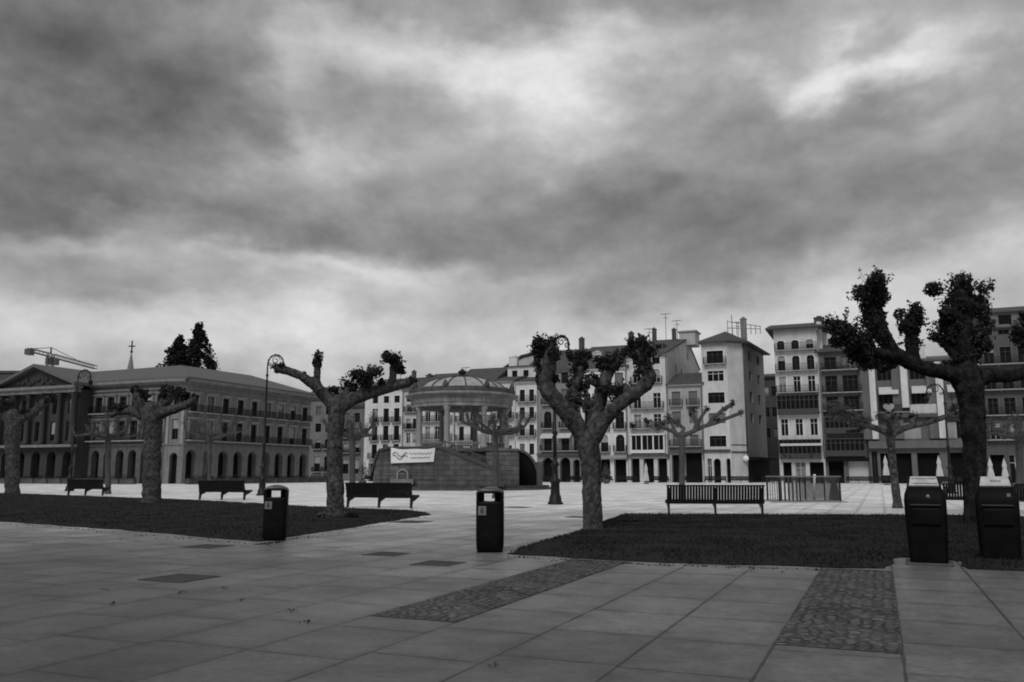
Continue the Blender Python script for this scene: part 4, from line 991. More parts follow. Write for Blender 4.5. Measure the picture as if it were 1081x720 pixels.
def house(label, u0, u1, ve, ur, wall, bays, rows, depth=14, rh=2.2, over=.5, ground=None, style='dD', P0=None, D=E2, roofmat=None, hips=(0, 0), cat='house', seed=1, corn=None, ridge=.5, name='town_house', inset=0.0, surround_=True, sides=True):
    """rows: (v top, v bottom, style, balcony: ''|'b'|'f')  measured at column ur; bays: (u centre, half width px)"""
    rnd = random.Random(seed)
    R0 = (P0 or ROW0) + E1 * inset
    s0, _ = hit(R0, D, u0, 480); s1, _ = hit(R0, D, u1, 480); W = s1 - s0
    org = R0 + D * s0; rz = math.atan2(D.y, D.x)
    root = thing(name, label, cat, (org.x, org.y, 0), rz, None)
    I = Matrix.Identity(4)
    X = lambda u: hit(org, D, u, 480)[0]
    Z = lambda v, u=ur: hit(org, D, u, v)[1]
    H = Z(ve); ops = []
    for row in rows:
        vt, vb, st, bal = row[:4]; zt, zb = Z(vt), Z(vb); shape = row[4] if len(row) > 4 else 'rect'
        rb = row[5] if len(row) > 5 else bays
        for (uc, hw) in rb:
            x0 = max(.15, X(uc - hw)); x1 = min(W - .15, X(uc + hw)); stt = st or style
            if stt == 'gallery':
                continue
            if rnd.random() < .10 and stt not in ('none',) and not bal: stt = 'shutter' if rnd.random() < .6 else stt
            ops.append((x0, x1, zb, zt, shape, .26, stt))
            if bal == 'b': add_balcony(root, Matrix.Translation(((x0 + x1) / 2, -.004, zb)), x1 - x0 + .7, .6)
        if bal == 'f':
            xa = X(rb[0][0] - rb[0][1]) - .5; xb = X(rb[-1][0] + rb[-1][1]) + .5; xa = max(xa, .05); xb = min(xb, W - .05)
            add_balcony(root, Matrix.Translation(((xa + xb) / 2, -.004, zb)), xb - xa, .8)
        if bal == 'G' or st == 'gallery':
            xa = X(rb[0][0] - rb[0][1]) - .3; xb = X(rb[-1][0] + rb[-1][1]) + .3; xa = max(xa, .05); xb = min(xb, W - .05)
            gl = MB(); dp = .95; gl.box(xa, xb, -dp, -.003, zb - .1, zb + .75); gl.box(xa - .05, xb + .05, -dp - .1, -.003, zt - .12, zt); n = max(4, int((xb - xa) / .65))
            for i in range(n + 1):
                x = xa + (xb - xa) * i / n; gl.box(x - .05, x + .05, -dp, -dp + .08, zb + .75, zt - .12)
            gl.box(xa, xb, -dp + .01, -dp + .07, zb + .75 + (zt - zb - .87) * .65, zb + .83 + (zt - zb - .87) * .65)
            go = gl.build('glazed_gallery', M_FRAME_D, root)
            gp = MB(); gp.box(xa + .03, xb - .03, -dp + .05, -.01, zb + .75, zt - .13); gp.build('pane', M_GLASS, go)
    if ground:
        for gsp in ground:
            ga, gb, gvt, shape, stl = gsp; ops.append((max(.1, X(ga)), min(W - .1, X(gb)), 0.0, Z(gvt), shape, 1.0 if stl == 'none' else .5, stl))
    facade(root, I, W, H, ops, plaster(wall), rnd, style, sides, depth, sur=('plain', plaster(min(.5, wall * 1.25))) if surround_ else None)
    cornice(root, I, W, H + .001, .4, .4, corn or plaster(wall * .8))
    rf = roof(root, I, W, depth, H + .19, rh, over, ridge, roofmat, hips[0], hips[1])
    if sides and W > 5 and seed not in (31, 32, 44):
        q = MB(); q.tube([(W - .12, -.1, 3.6), (W - .12, -.1, H - .4)], .07, 6); q.build('drain_pipe', M_STONE_D, root)
    return dict(root=root, rf=rf, W=W, H=H, X=X, Z=Z, org=org, D=D, rnd=rnd)

def band(h, vt, vb, mat=None, pr=.12, name='string_course', xa=0.02, xb=None, lab=None):
    m = MB(); m.box(xa, (xb if xb is not None else h['W']) - .02, -pr, -.003, h['Z'](vb), h['Z'](vt)); return m.build(name, mat or M_STONE_D, h['root'])
def awning(h, ua, ub, vt, out=1.0, drop=.6, mat=None):
    x0, x1, z = h['X'](ua), h['X'](ub), h['Z'](vt); m = MB()
    m.extr([(-.01, z), (-out, z - drop), (-out, z - drop - .25), (-out + .02, z - drop - .25), (-out + .02, z - drop - .03), (-.01, z - .05)], 'x', x0, x1)
    return m.build('awning', mat or M_AWN, h['root'])

# --- end of the street behind the palace
h = house('narrow grey house glimpsed between the palace and the thick left tree', 318, 351, 421, 336, .15, [(335, 3), (345, 2.5)], [(429, 438, '', ''), (447, 456, '', ''), (464, 474, '', 'b'), (482, 498, '', 'b')], P0=Vector((-40, 182, 0)), depth=12, rh=3, seed=31)
h = house('grey house behind the slender tree, low roof below its white neighbour', 351.5, 384.5, 429, 372, .13, [(365, 3), (376, 3)], [(436, 446, '', ''), (452, 462, '', 'b'), (468, 478, '', 'b'), (485, 500, '', '')], P0=Vector((-40, 176, 0)), depth=12, rh=3, seed=32)
# --- north-east row
h = house('white house of three window columns with small iron balconies, left of the bandstand', 384, 425, 410, 406, .40, [(395, 2.9), (406.7, 2.9), (418, 2.9)], [(418, 425.5, 'sD', ''), (431, 446, 'sD', 'b'), (449.5, 465, 'sD', 'b'), (469, 484, 'sD', 'f'), ], ground=[(389, 399, 489, 'rect', 'none'), (402, 411, 489, 'arch', 'dD'), (414, 422, 489, 'rect', 'dL')], seed=33, rh=2.4)
chimney(h['rf'], 7, 6, h['H'] + 2); antenna(h['rf'], 4, 6, h['H'] + 2)
h = house('slim light house with one window column beside the bandstand roof', 425.5, 441, 411, 432, .30, [(430.5, 2.4), (437, 1.8)], [(418, 424, '', ''), (427, 435, 'dL', 'b'), (442, 453, '', 'b'), (457, 468, 'dL', ''), (472, 484, '', 'b')], ground=[(427, 439, 490, 'rect', 'none')], seed=34, rh=2.8)
chimney(h['rf'], 2.5, 5, h['H'] + 1.8, 1.2, 1.2)
h = house('pale house seen through the left columns of the bandstand', 441.5, 480, 408, 460, .36, [(451, 2.8), (461, 2.8), (472, 2.8)], [(413, 424, '', ''), (430, 445, 'dL', 'f'), (450, 464, 'dL', 'f'), (470, 482, '', '')], seed=35, rh=3, roofmat=M_ROOF)
antenna(h['rf'], 6, 7, h['H'] + 2.6, 1.6)
h = house('pale house seen through the middle columns of the bandstand, set under a tall gable', 480.5, 519, 405, 500, .38, [(487, 2.6), (499, 2.8), (511, 2.8)], [(411, 423, 'sD', ''), (430, 445, 'sD', 'f'), (450, 465, 'sD', 'f'), (470, 482, '', '')], seed=36, rh=3.4)
# gable behind
gb = thing('gabled_house', 'pale gabled roof storey peeking above the bandstand dome', 'house', tuple(ROW0 + E2 * 20.6 + E1 * 15), math.atan2(E2.y, E2.x))
m = MB(); m.extr([(0, 0), (12.5, 0), (12.5, 21.2), (8, 24.2), (4.5, 23.6), (0, 21)], 'y', 0, 9); m.build('wall', plaster(.30), gb)
m = MB(); m.extr([(-.4, 21.0), (4.4, 23.75), (8, 24.4), (12.8, 21.4), (12.8, 21.7), (8, 24.8), (4.3, 24.1), (-.4, 21.3)], 'y', -.4, 9.4); m.build('roof', M_ROOF, gb)
for x in (6, 9):
    m = MB(); m.box(x, x + 1, -.04, -.003, 21, 22); m.build('window', M_GLASS, gb)
h = house('light grey house under dark eaves with white attic, right behind the bandstand roof', 519.5, 544, 402, 533, .33, [(527, 2.4), (538, 2.4)], [(411, 423, '', ''), (430, 442, '', 'f'), (449, 460, '', 'f'), (470, 478, '', '')], seed=37, rh=1.6)
at = MB(); X, Z, H = h['X'], h['Z'], h['H']
at.box(1.0, h['W'] + 5.5, 4.5, 11, H - .5, H + 3.1); ao = at.build('attic_storey', plaster(.42), h['root'])
for x in (2.4, 4.6, 7.4): 
    q = MB(); q.box(x - .5, x + .5, 4.46, 4.497, H + 1.2, H + 2.3); q.build('window', M_GLASS, h['root'])
q = MB(); q.extr([(4.0, H + 3.1), (11.5, H + 3.1), (8, H + 5.2)], 'x', 5.4, h['W'] + 5.9); rf2 = q.build('attic_roof', M_ROOF, h['root'])
q = MB(); q.extr([(4.0, H + 3.1), (11.5, H + 3.1), (8, H + 3.6)], 'x', .7, 5.39); q.build('attic_roof', M_ROOF, h['root'])
chimney(h['rf'], 1.6, 6, H + 3.6, 1.6, 1.3, 1, plaster(.42)); antenna(h['rf'], 6.5, 8, H + 5.0, 3)
h = house('light house of two window columns with dark eaves between bandstand and lamp post', 544.5, 567, 403, 556, .37, [(551.5, 2.7), (561.5, 2.7)], [(411, 424, '', 'f'), (429.5, 442, '', 'f'), (448, 460, '', 'f'), (468, 480, '', '')], ground=[(548, 564, 488, 'arch', 'none')], seed=38, rh=1.7)
h = house('mid grey house with arched first floor windows and pale awnings behind the central lamp post', 567.5, 613, 391, 590, .17, [(578.5, 4), (597, 4), (608.5, 2.6)], [(393.5, 405, 'sD', ''), (411, 427, 'shutter', 'b'), (434, 452, 'dD', 'b', 'arch'), (460, 476, 'dD', 'f', 'arch')], ground=[(572, 584, 483, 'arch', 'none'), (591, 602, 483, 'arch', 'none'), (605, 612, 485, 'arch', 'none')], seed=39, rh=4.5, depth=16)
awning(h, 572, 585, 457.5); awning(h, 590, 604, 457.5); band(h, 478.5, 481, M_STONE_D, .5)
chimney(h['rf'], 5.5, 8, h['H'] + 4.3, .9, 2.2)
h = house('white house with tall dark arched windows behind the forked central tree', 613.5, 663, 389, 638, .40, [(621, 3.4), (638.5, 4), (655, 4.6)], [(394, 410, 'sD', ''), (415, 430, 'dD', 'b'), (435, 453, 'dD', 'b'), (459, 477, 'dD', 'b', 'arch')], ground=[(616, 628, 485, 'rect', 'none'), (633, 644, 485, 'rect', 'none'), (648, 661, 485, 'rect', 'none')], seed=40, rh=4.8, depth=16)
band(h, 481, 484, M_SLAB, .9)
chimney(h['rf'], 2.2, 3, h['H'] + 1.5, 1.6, 1.6, 1, plaster(.3)); chimney(h['rf'], h['W'] - 1.2, 8, h['H'] + 4.4, .9, 2.6)

h = house('light grey house with glazed bay and exposed side gable, long flower balconies', 663.5, 706.5, 374, 685, .34, [(674, 4.2), (695, 4.2)], [(377.5, 384.5, 'dD', ''), (390, 404, 'dL', 'b', 'arch'), (415, 431, 'dL', 'f'), (437, 452, 'dL', 'f')], ground=[(666, 675, 484, 'rect', 'none'), (679, 690, 484, 'rect', 'none'), (694, 704, 484, 'rect', 'none')], seed=41, depth=28, rh=.1, over=.3)
H7 = h['H']; W7 = h['W']; X, Z = h['X'], h['Z']
# big saddle roof with its ridge parallel to the square, gable on the side
h['rf'].hide_render = False
bpy.data.objects.remove(h['rf'])
g7 = MB(); g7.extr([(0, H7 - .5), (28, H7 - .5), (28, H7 + .3), (17, H7 + 4.6), (0, H7 + .02)], 'x', W7 - .35, W7 - .004); g7.extr([(0, H7 - .5), (28, H7 - .5), (28, H7 + .3), (17, H7 + 4.6), (0, H7 + .02)], 'x', .004, .35); g7.build('gable', plaster(.37), h['root'])
g7 = MB(); g7.extr([(-.7, H7 - .1), (-.7, H7 + .1), (17, H7 + 4.95), (28.5, H7 + .5), (28.5, H7 + .3), (17, H7 + 4.65)], 'x', -.1, W7 + .12); rf7 = g7.build('roof', M_ROOF, h['root'])
for (y, z) in ((7, H7 - 1.6), (11.5, H7 - 1.9), (17, H7 + 1.6)):
    q = MB(); q.box(W7 + .003, W7 + .05, y - .5, y + .5, z - .6, z + .6); q.build('window', M_GLASS, h['root'])
# dormers
for x, y in ((1.6, 5), (4.4, 5.5)):
    z = H7 + y * .27
    q = MB(); q.box(x - .8, x + .8, y - 1.2, y + 2.4, z - .8, z + .9); dm = q.build('dormer', M_STONE_D, rf7)
    q = MB(); q.box(x - .5, x + .5, y - 1.24, y - 1.203, z - .1, z + .7); q.build('window', M_GLASS, dm)
q = MB(); q.box(5.5, 8.4, 16, 20, H7 + 3.6, H7 + 6); q.box(5.2, 8.7, 15.7, 20.3, H7 + 6, H7 + 6.25); q.build('roof_hut', plaster(.3), rf7)
chimney(rf7, 1.2, 15, H7 + 5.2, .7, 1.4); chimney(rf7, 4.6, 16, H7 + 5.2, .7, 1.3); antenna(rf7, 3.0, 16.5, H7 + 5.2, 4.5); antenna(rf7, 5.0, 16.8, H7 + 5.4, 3.0); antenna(rf7, -1 + 2, 12, H7 + 4.0, 2.4)
# glazed bay over the arcade
zb, zt = Z(476), Z(459); q = MB(); x0, x1 = X(667), X(703)
q.box(x0, x1, -.7, -.003, zb - .35, zb + .15); q.box(x0 - .1, x1 + .1, -.85, -.003, zt - .1, zt + .12); n = 6
for i in range(n + 1):
    x = x0 + (x1 - x0) * i / n; w = .22 if i in (0, 2, 4, 6) else .07; x = min(max(x, x0 + w / 2), x1 - w / 2); q.box(x - w / 2, x + w / 2, -.7, -.55, zb + .15, zt - .1)
bo = q.build('glazed_bay', M_FRAME_L, h['root']); q = MB(); q.box(x0 + .05, x1 - .05, -.62, -.01, zb + .15, zt - .11); q.build('pane', M_GLASS, bo)
for (ua, ub, vv) in ((680, 690, 445), (697, 702, 448), (668, 672, 449)):
    q = MB(); rd = random.Random(9); cx = (X(ua) + X(ub)) / 2
    clump(q, (cx, -.8, Z(vv)), .65 if ub - ua > 6 else .35, 160, .28, rd); q.build('balcony_plant', M_LEAF, h['root'])
band(h, 479.5, 482, M_STONE_D, .6)

h = house('low house with two window columns squeezed between taller neighbours', 707, 743.5, 406, 725, .27, [(715.5, 4.6), (733.5, 4.6)], [(413, 428, 'shutter', 'b'), (434, 447, 'shutter', ''), (459, 471, 'shutter', 'f')], ground=[(709, 719, 480, 'rect', 'none'), (723, 741, 478, 'rect', 'none')], seed=42, rh=2.5, depth=8, ridge=.9, over=.35)
band(h, 470.5, 478, M_AWN_D, .35, 'shop_fascia')

# corner tower
rt_ = house('tall corner block with blunt chamfered edge, wide shuttered windows and clock sign', 743.8, 771.5, 362, 757, .33, [(758.5, 9)], [(370, 384, 'dD', 'f'), (391, 402.5, 'dL', ''), (414, 425.5, 'dD', ''), (436, 447, 'shutter', ''), (460, 471.5, 'dD', '')], ground=[(746.5, 751, 484, 'rect', 'dL'), (753, 760.5, 484, 'arch', 'none'), (766.5, 770.8, 484, 'arch', 'none')], seed=43, depth=14, rh=.1, over=.05, style='dD')
bpy.data.objects.remove(rt_['rf'])
org, W9, H9 = rt_['org'], rt_['W'], rt_['H']
inv = Matrix.Translation(org) @ Matrix.Rotation(math.atan2(E2.y, E2.x), 4, 'Z'); inv = inv.inverted()
cA = Vector((W9, 0, 0))
def onray(u, Yd): q = ray(u, 480); return inv @ Vector((q.x / q.y * Yd, Yd, 0))
wA = (inv.inverted() @ cA)
cB = onray(789, wA.y + 1.3); cC = onray(810.5, wA.y + 15); cB.z = cC.z = 0
def Mline(a, b):
    D_ = (b - a); L_ = D_.length; ang = math.atan2(D_.y, D_.x); return Matrix.Translation(a) @ Matrix.Rotation(ang, 4, 'Z'), L_
rd = random.Random(4)
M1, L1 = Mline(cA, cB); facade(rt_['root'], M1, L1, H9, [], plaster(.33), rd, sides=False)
M2, L2 = Mline(cB, cC)
ops = []
for i, fx in enumerate((.30, .70)):
    for (vt, vb) in ((372, 382), (393, 404), (415, 426), (437, 447)):
        z1 = CAMH + (500 - vt) / 912 * 142; z0 = CAMH + (500 - vb) / 912 * 142; ops.append((L2 * fx - 1.0, L2 * fx + 1.0, z0, z1, 'rect', .3, 'none'))
facade(rt_['root'], M2, L2, H9, ops, plaster(.22), rd, sides=False)  # shade on this side face put into a darker plaster
q = MB(); back = [cC, Vector((0, 14, 0)), Vector((0, 0, 0))]
for i in range(2): a_, b_ = back[i], back[i + 1]; q.quad((a_.x, a_.y, 0), (b_.x, b_.y, 0), (b_.x, b_.y, H9), (a_.x, a_.y, H9))
q.build('wall', plaster(.3), rt_['root'])
# roof over the polygon
poly = [Vector((-.3, -.9, 0)), cA + Vector((.3, -.9, 0)), cB + Vector((1.0, -.2, 0)), cC + Vector((1.1, .8, 0)), Vector((-.3, 14.8, 0))]
q = MB(); ap = [Vector((3.2, 5, H9 + 2.6)), Vector(((cC.x + 0) / 2, 9, H9 + 2.4))]
th = .28
bz = [Vector((p.x, p.y, H9 + .02)) for p in poly]; tz = [p + Vector((0, 0, th)) for p in bz]
q.quad(*[tuple(p) for p in reversed(bz)])
for i in range(5): j = (i + 1) % 5; q.quad(tuple(bz[i]), tuple(bz[j]), tuple(tz[j]), tuple(tz[i]))
a0, a1 = ap
q.quad(tuple(tz[0]), tuple(tz[1]), tuple(a0)); q.quad(tuple(tz[1]), tuple(tz[2]), tuple(a0)); q.quad(tuple(tz[2]), tuple(a1), tuple(a0)); q.quad(tuple(tz[2]), tuple(tz[3]), tuple(a1)); q.quad(tuple(tz[3]), tuple(tz[4]), tuple(a1)); q.quad(tuple(tz[4]), tuple(a0), tuple(a1)); q.quad(tuple(tz[4]), tuple(tz[0]), tuple(a0))
rf9 = q.build('roof', M_ROOF, rt_['root'])
chimney(rf9, W9 + 2.2, 4, H9 + 1.2, .9, 3.0, .8, M_STONE)
q = MB()
for i in range(8):
    x = 3.4 + i * .75; q.tube([(x, 6, H9 + 2), (x, 6, H9 + 4.6 - i * .18)], .05, 4)
q.tube([(3.4, 6, H9 + 4.4), (8.7, 6, H9 + 3.2)], .05, 4); q.tube([(3.4, 6, H9 + 3.3), (8.7, 6, H9 + 2.8)], .05, 4); q.tube([(4.2, 6, H9 + 2), (4.1, 6, H9 + 5.4)], .06, 4)
q.build('roof_railing', M_CRANE, rf9)
antenna(rf9, W9 + .8, 8, H9 + 2.0, 2.6)
q = MB(); q.lathe([(.001, -.1), (.42, -.1), (.45, -.05), (.45, .05), (.001, .06)], 20)
mid = cA.lerp(cB, .85); o = q.build('clock_face', M_WHITE, rt_['root']); o.matrix_local = Matrix.Translation((mid.x + .2, mid.y - .6, CAMH + 16 / 912 * 134)) @ Matrix.Rotation(R(90), 4, 'X')
q = MB(); q.box(-.03, .03, .11, .13, 0, .3); q.box(-.0, .2, .11, .13, -.03, .03); hh = q.build('clock_hand', M_IRON, o); hh.matrix_local = Matrix.Rotation(R(-90), 4, 'X') @ Matrix.Identity(4)
band(rt_, 474.5, 477.5, M_STONE_D, .25)
q = MB(); z0 = CAMH + 22 / 912 * 133; q.box(.15, L1 - .15, -.10, -.003, z0, z0 + .25); q.box(.15, L1 - .15, -.1, -.003, z0 + 1.2, z0 + 1.32); q.build('fascia', M_STONE_D, rt_['root'], M1)
q = MB(); q.box(.1, L2 - .2, -1.6, -.003, 3.6, 4.0); q.box(.3, L2, -.25, -.004, .0, 3.55); q.build('shop_canopy', M_BLACK, rt_['root'], M2)
# drain pipe
q = MB(); q.tube([(L1 - .05, -.12, 4.5), (L1 - .05, -.12, H9 - .1)], .12, 6); q.build('drain_pipe', M_STONE_D, rt_['root'], M1)

h = house('dark house filling the side street right of the corner block', 806, 826, 398, 815, .05, [(812, 2.5), (820, 2.5)], [(408, 418, 'dD', ''), (430, 440, 'dD', ''), (452, 462, 'dD', '')], P0=Vector((10, 178, 0)), depth=10, seed=44, rh=1.0, roofmat=M_ROOF)
# --- right hand blocks
h = house('tall white house of six storeys with glazed galleries and dark wide eaves', 822.5, 871, 347, 845, .33, [(829.8, 4.0), (845.3, 4.0), (861, 4.0)], [(358.5, 369, 'dD', 'f', 'arch'), (375, 391, 'dD', 'f', 'arch'), (397, 414, 'dL', 'f'), (417, 437, 'gallery', ''), (441.5, 460, 'dL', ''), (464, 484, 'gallery', '')], ground=[(826, 835, 488, 'rect', 'none'), (839, 850, 488, 'rect', 'dL'), (854, 869, 488, 'rect', 'none')], seed=45, rh=1.7, over=1.1, depth=13)
awning(h, 825, 869, 465.5, 1.15, .5); chimney(h['rf'], 6.5, 6, h['H'] + 1.6, 1.5, .8, 1.5, M_STONE_D)
q = MB(); q.box(h['W'] - .3, h['W'] + .4, 1.5, 12, h['H'] - 3.6, h['H'] + 1.2); q.build('firewall', plaster(.42), h['root'])
for i in range(6):
    q = MB(); clump(q, (h['X'](828 + i * 7), -.75, h['Z'](481)), .42, 40, .22, random.Random(i)); q.build('balcony_plant', M_LEAF, h['root'])
h = house('dark fronted house with full width balconies beside the white six storey one', 871.5, 917, 371, 894, .09, [(882, 6.6), (902.5, 8.5)], [(376, 390, 'dD', 'f'), (396, 414, 'dD', 'f'), (418, 433, 'dD', 'f'), (440, 457, 'gallery', ''), (463, 481, 'gallery', '')], ground=[(874, 890, 487, 'rect', 'none'), (895, 916, 487, 'rect', 'blind')], seed=46, rh=2.2, over=.7, depth=13, surround_=False)
band(h, 483, 487, M_BLACK, .8, 'shop_fascia'); chimney(h['rf'], 1, 5, h['H'] + 1.5, 1.4, 2.2, 1, plaster(.42)); 
for i in range(9):
    q = MB(); clump(q, (h['X'](874 + i * 4.6), -.75, h['Z'](388)), .35, 30, .2, random.Random(i + 20)); q.build('balcony_plant', M_LEAF, h['root'])

h = house('modern white block with tall vertical fins and pale awnings behind the right trees', 917.5, 1041, 380, 980, .10, [(942, 11), (977, 11), (1016, 12)], [(386, 400, 'dD', ''), (408, 434, 'dD', 'f'), (445, 463, 'dD', '')], ground=[(920, 926, 476, 'rect', 'dD'), (929, 962, 478, 'rect', 'none'), (968, 992, 478, 'rect', 'none'), (1000, 1034, 478, 'rect', 'none')], seed=47, rh=1.2, over=.2, depth=14, surround_=False, roofmat=M_ROOF_L, cat='building', name='apartment_block')
X, Z = h['X'], h['Z']
for k, (ua, ub) in enumerate(((922.5, 929), (956, 963.5), (993, 1001), (1035, 1040.8))):
    q = MB(); q.box(X(ua), X(ub), -1.1, -.003, Z(463 if k % 2 == 0 else 430), Z(383)); q.build('fin', plaster(.36), h['root'])
    q = MB(); q.box(X(ua) - 1.2, X(ua) - .003, -.6, -.003, Z(463), Z(386)); q.build('side_panel', plaster(.1), h['root'])
for (ua, ub) in ((932, 953), (967, 988), (1005, 1028)):
    awning(h, ua, ub, 407, 1.1, .9)
q = MB(); q.box(X(964), X(992), -1.0, -.9, Z(437), Z(427)); q.build('parapet', plaster(.3), h['root'])
for ua, ub in ((955, 974), (1000, 1012)):
    q = MB(); q.box(X(ua), X(ub), -.06, -.003, Z(463), Z(446)); q.build('wall_panel', plaster(.24), h['root'])
band(h, 465, 473, plaster(.10), .8, 'shop_fascia'); band(h, 436, 440.5, plaster(.07), 1.0, 'ledge')
# heart-shaped banner on the balcony
hp = []
for i in range(24):
    a = 2 * math.pi * i / 24; hp.append((.065 * 16 * math.sin(a) ** 3 / 1.4, .065 * (13 * math.cos(a) - 5 * math.cos(2 * a) - 2 * math.cos(3 * a) - math.cos(4 * a)) / 1.4))
q = MB(); q.extr(hp, 'y', -.03, .03, Matrix.Translation((X(941.5), -1.15, Z(429.5)))); hb = q.build('heart_banner', plaster(.28), h['root'])
q = MB()
for r_ in range(3):
    x = -.6 + r_ * .08
    while x < .55 - r_ * .1: q.box(X(941.5) + x, X(941.5) + x + .11, -1.19, -1.182, Z(429.5) + .32 - r_ * .32, Z(429.5) + .46 - r_ * .32); x += .2
q.build('lettering', M_STICKD, hb)
q = MB(); q.box(X(968), X(986), 2, 8, h['H'], Z(362)); q.box(X(967), X(987), 1.8, 8.2, Z(362), Z(360)); q.build('attic_storey', plaster(.42), h['root'])
h = house('tall dark house at the right edge with attic windows under its eaves', 1041.5, 1200, 345, 1062, .07, [(1053, 5.5), (1071, 6), (1090, 6), (1110, 6), (1135, 6), (1165, 6)], [(347.5, 353, 'dD', ''), (366, 384, 'dD', 'f'), (392, 411, 'dD', 'f'), (420, 438, 'dD', 'f'), (446, 464, 'dL', 'f')], ground=[(1045, 1060, 480, 'rect', 'none'), (1065, 1078, 480, 'rect', 'dL'), (1083, 1110, 480, 'rect', 'none')], seed=48, rh=1.8, over=1.0, depth=14)
q = MB(); q.box(.3, h['W'] - .3, 1.2, 12, h['H'], h['H'] + 2.4); q.build('attic_storey', plaster(.14), h['root'])
for u in (1052, 1075, 1098):
    x = h['X'](u); q = MB(); q.box(x - .8, x + .8, 1.15, 1.197, h['H'] + .6, h['H'] + 1.9); q.build('window', M_GLASS, h['root'])
bpy.data.objects.remove(h['rf']); h['rf'] = roof(h['root'], Matrix.Translation((.3, 1.2, 0)), h['W'] - .6, 10.8, h['H'] + 2.42, 1.5, .5, .5)

# ------------------------------------------------------------------ palace
CR = P(192, 500, 120); CR.z = 0
CL = P(172, 500, 120.6); CL.z = 0
pal = thing('palace', 'long grey stone palace with arcade, two rows of balconies and pediment, left side', 'palace', tuple(CR), 0)
HE = 14.8; rd = random.Random(8)
def Mworld(a, b):
    D_ = b - a; return Matrix.Translation(a - CR) @ Matrix.Rotation(math.atan2(D_.y, D_.x), 4, 'Z'), D_.length
ER = CR + E1 * 28.9
def wing(a, b, nb, first=.0, arcs=True, wallm=M_STONE, bw=1.25, darkg=False):
    bw = 1.45
    Mx, L_ = Mworld(a, b); ops = []; det = MB(); st = L_ / nb; cx = []
    for i in range(nb):
        x = st * (i + .5); cx.append(x)
        ops.append((x - bw / 2, x + bw / 2, 10.1, 12.5, 'rect', .3, 'dD')); ops.append((x - bw / 2, x + bw / 2, 6.15, 9.0, 'rect', .3, 'dD'))
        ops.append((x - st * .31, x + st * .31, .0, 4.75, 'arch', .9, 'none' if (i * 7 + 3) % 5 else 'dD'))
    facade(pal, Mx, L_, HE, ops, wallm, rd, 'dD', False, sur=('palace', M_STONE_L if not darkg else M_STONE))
    for x in cx:
        add_balcony(pal, Mx @ Matrix.Translation((x, -.004, 10.1)), bw + 1.1, .7)
    add_balcony(pal, Mx @ Matrix.Translation((L_ / 2, -.004, 6.1)), L_ - .6, .9)
    q = MB(); q.box(0, L_, -.14, -.003, 5.35, 5.6); q.box(0, L_, -.10, -.003, 9.55, 9.75); q.box(0, L_, -.14, -.003, 13.3, 13.5); q.box(-.1, L_ + .1, -.45, -.003, 14.0, 14.25); q.box(-.2, L_ + .2, -.8, -.003, 14.25, 14.65)
    q.build('cornice', M_STONE, pal, Mx)
    return Mx, L_
wing(CR, ER, 9)
LW = CL - E2 * 16.8
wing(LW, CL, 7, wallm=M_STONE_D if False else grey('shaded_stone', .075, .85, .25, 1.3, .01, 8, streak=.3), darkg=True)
Mx, L_ = Mworld(CL, CR)
facade(pal, Mx, L_, HE, [(L_ / 2 - .5, L_ / 2 + .5, 10.1, 12.5, 'rect', .3, 'dD'), (L_ / 2 - .5, L_ / 2 + .5, 6.15, 9.0, 'rect', .3, 'dD'), (L_ / 2 - .6, L_ / 2 + .6, 0, 4.3, 'arch', .7, 'none')], M_STONE, rd, 'dD', False)
for xx in (.12, L_ - .52):
    q = MB(); q.box(xx, xx + .4, -.16, -.003, 5.6, 13.3); q.build('pilaster', M_STONE_L, pal, Mx)
q = MB(); q.box(0, L_, -.14, -.003, 5.35, 5.6); q.box(0, L_, -.14, -.003, 13.3, 13.5); q.box(-.1, L_ + .1, -.45, -.003, 14.0, 14.25); q.box(-.2, L_ + .2, -.8, -.003, 14.25, 14.65); q.build('cornice', M_STONE, pal, Mx)
# blind walls at the far sides and hipped roof
FB = ER - E2 * 42; FL = LW - E2 * 26 + E1 * 2
q = MB()
for a_, b_ in ((ER, FB), (FB, FL)):
    a2, b2 = a_ - CR, b_ - CR; q.quad((a2.x, a2.y, 0), (b2.x, b2.y, 0), (b2.x, b2.y, HE), (a2.x, a2.y, HE))
a2, b2 = LW - CR, FL - CR; q.quad((b2.x, b2.y, 0), (a2.x, a2.y, 0), (a2.x, a2.y, HE), (b2.x, b2.y, HE))
q.build('wall', M_STONE_D, pal)
foot = [CL, CR, ER, FB, FL]; cen = sum(foot, Vector()) / 5
def offs(poly, d):
    n = len(poly); out = []
    for i in range(n):
        a_, b_, c_ = poly[i - 1], poly[i], poly[(i + 1) % n]
        d1 = (b_ - a_).normalized(); d2 = (c_ - b_).normalized(); n1 = Vector((-d1.y, d1.x, 0)); n2 = Vector((-d2.y, d2.x, 0))
        bis = (n1 + n2); k = d / max(.3, 1 + n1.dot(n2)); out.append(b_ + bis * k)
    return out
o0 = offs(foot, -.8); o1 = offs(foot, 7.0); cm_ = offs([(CL + CR) / 2, ER, FB, FL], 7.0); o1 = [cm_[0], cm_[0].copy(), cm_[1], cm_[2], cm_[3]]
q = MB(); z0, z1, z2 = HE - .15, HE + .12, HE + 3.0
mid_ = (o1[0] + o1[1]) / 2; o1[0] = mid_; o1[1] = mid_.copy()
A0 = [(p.x - CR.x, p.y - CR.y) for p in o0]; A1 = [(p.x - CR.x, p.y - CR.y) for p in o1]
for i in range(5):
    j = (i + 1) % 5
    q.quad((*A0[i], z0), (*A0[j], z0), (*A0[j], z1), (*A0[i], z1)); q.quad((*A0[i], z1), (*A0[j], z1), (*A1[j], z2), (*A1[i], z2))
q.quad(*[(*p, z2) for p in A1[1:]]); q.quad(*[(*p, z0) for p in reversed(A0)])
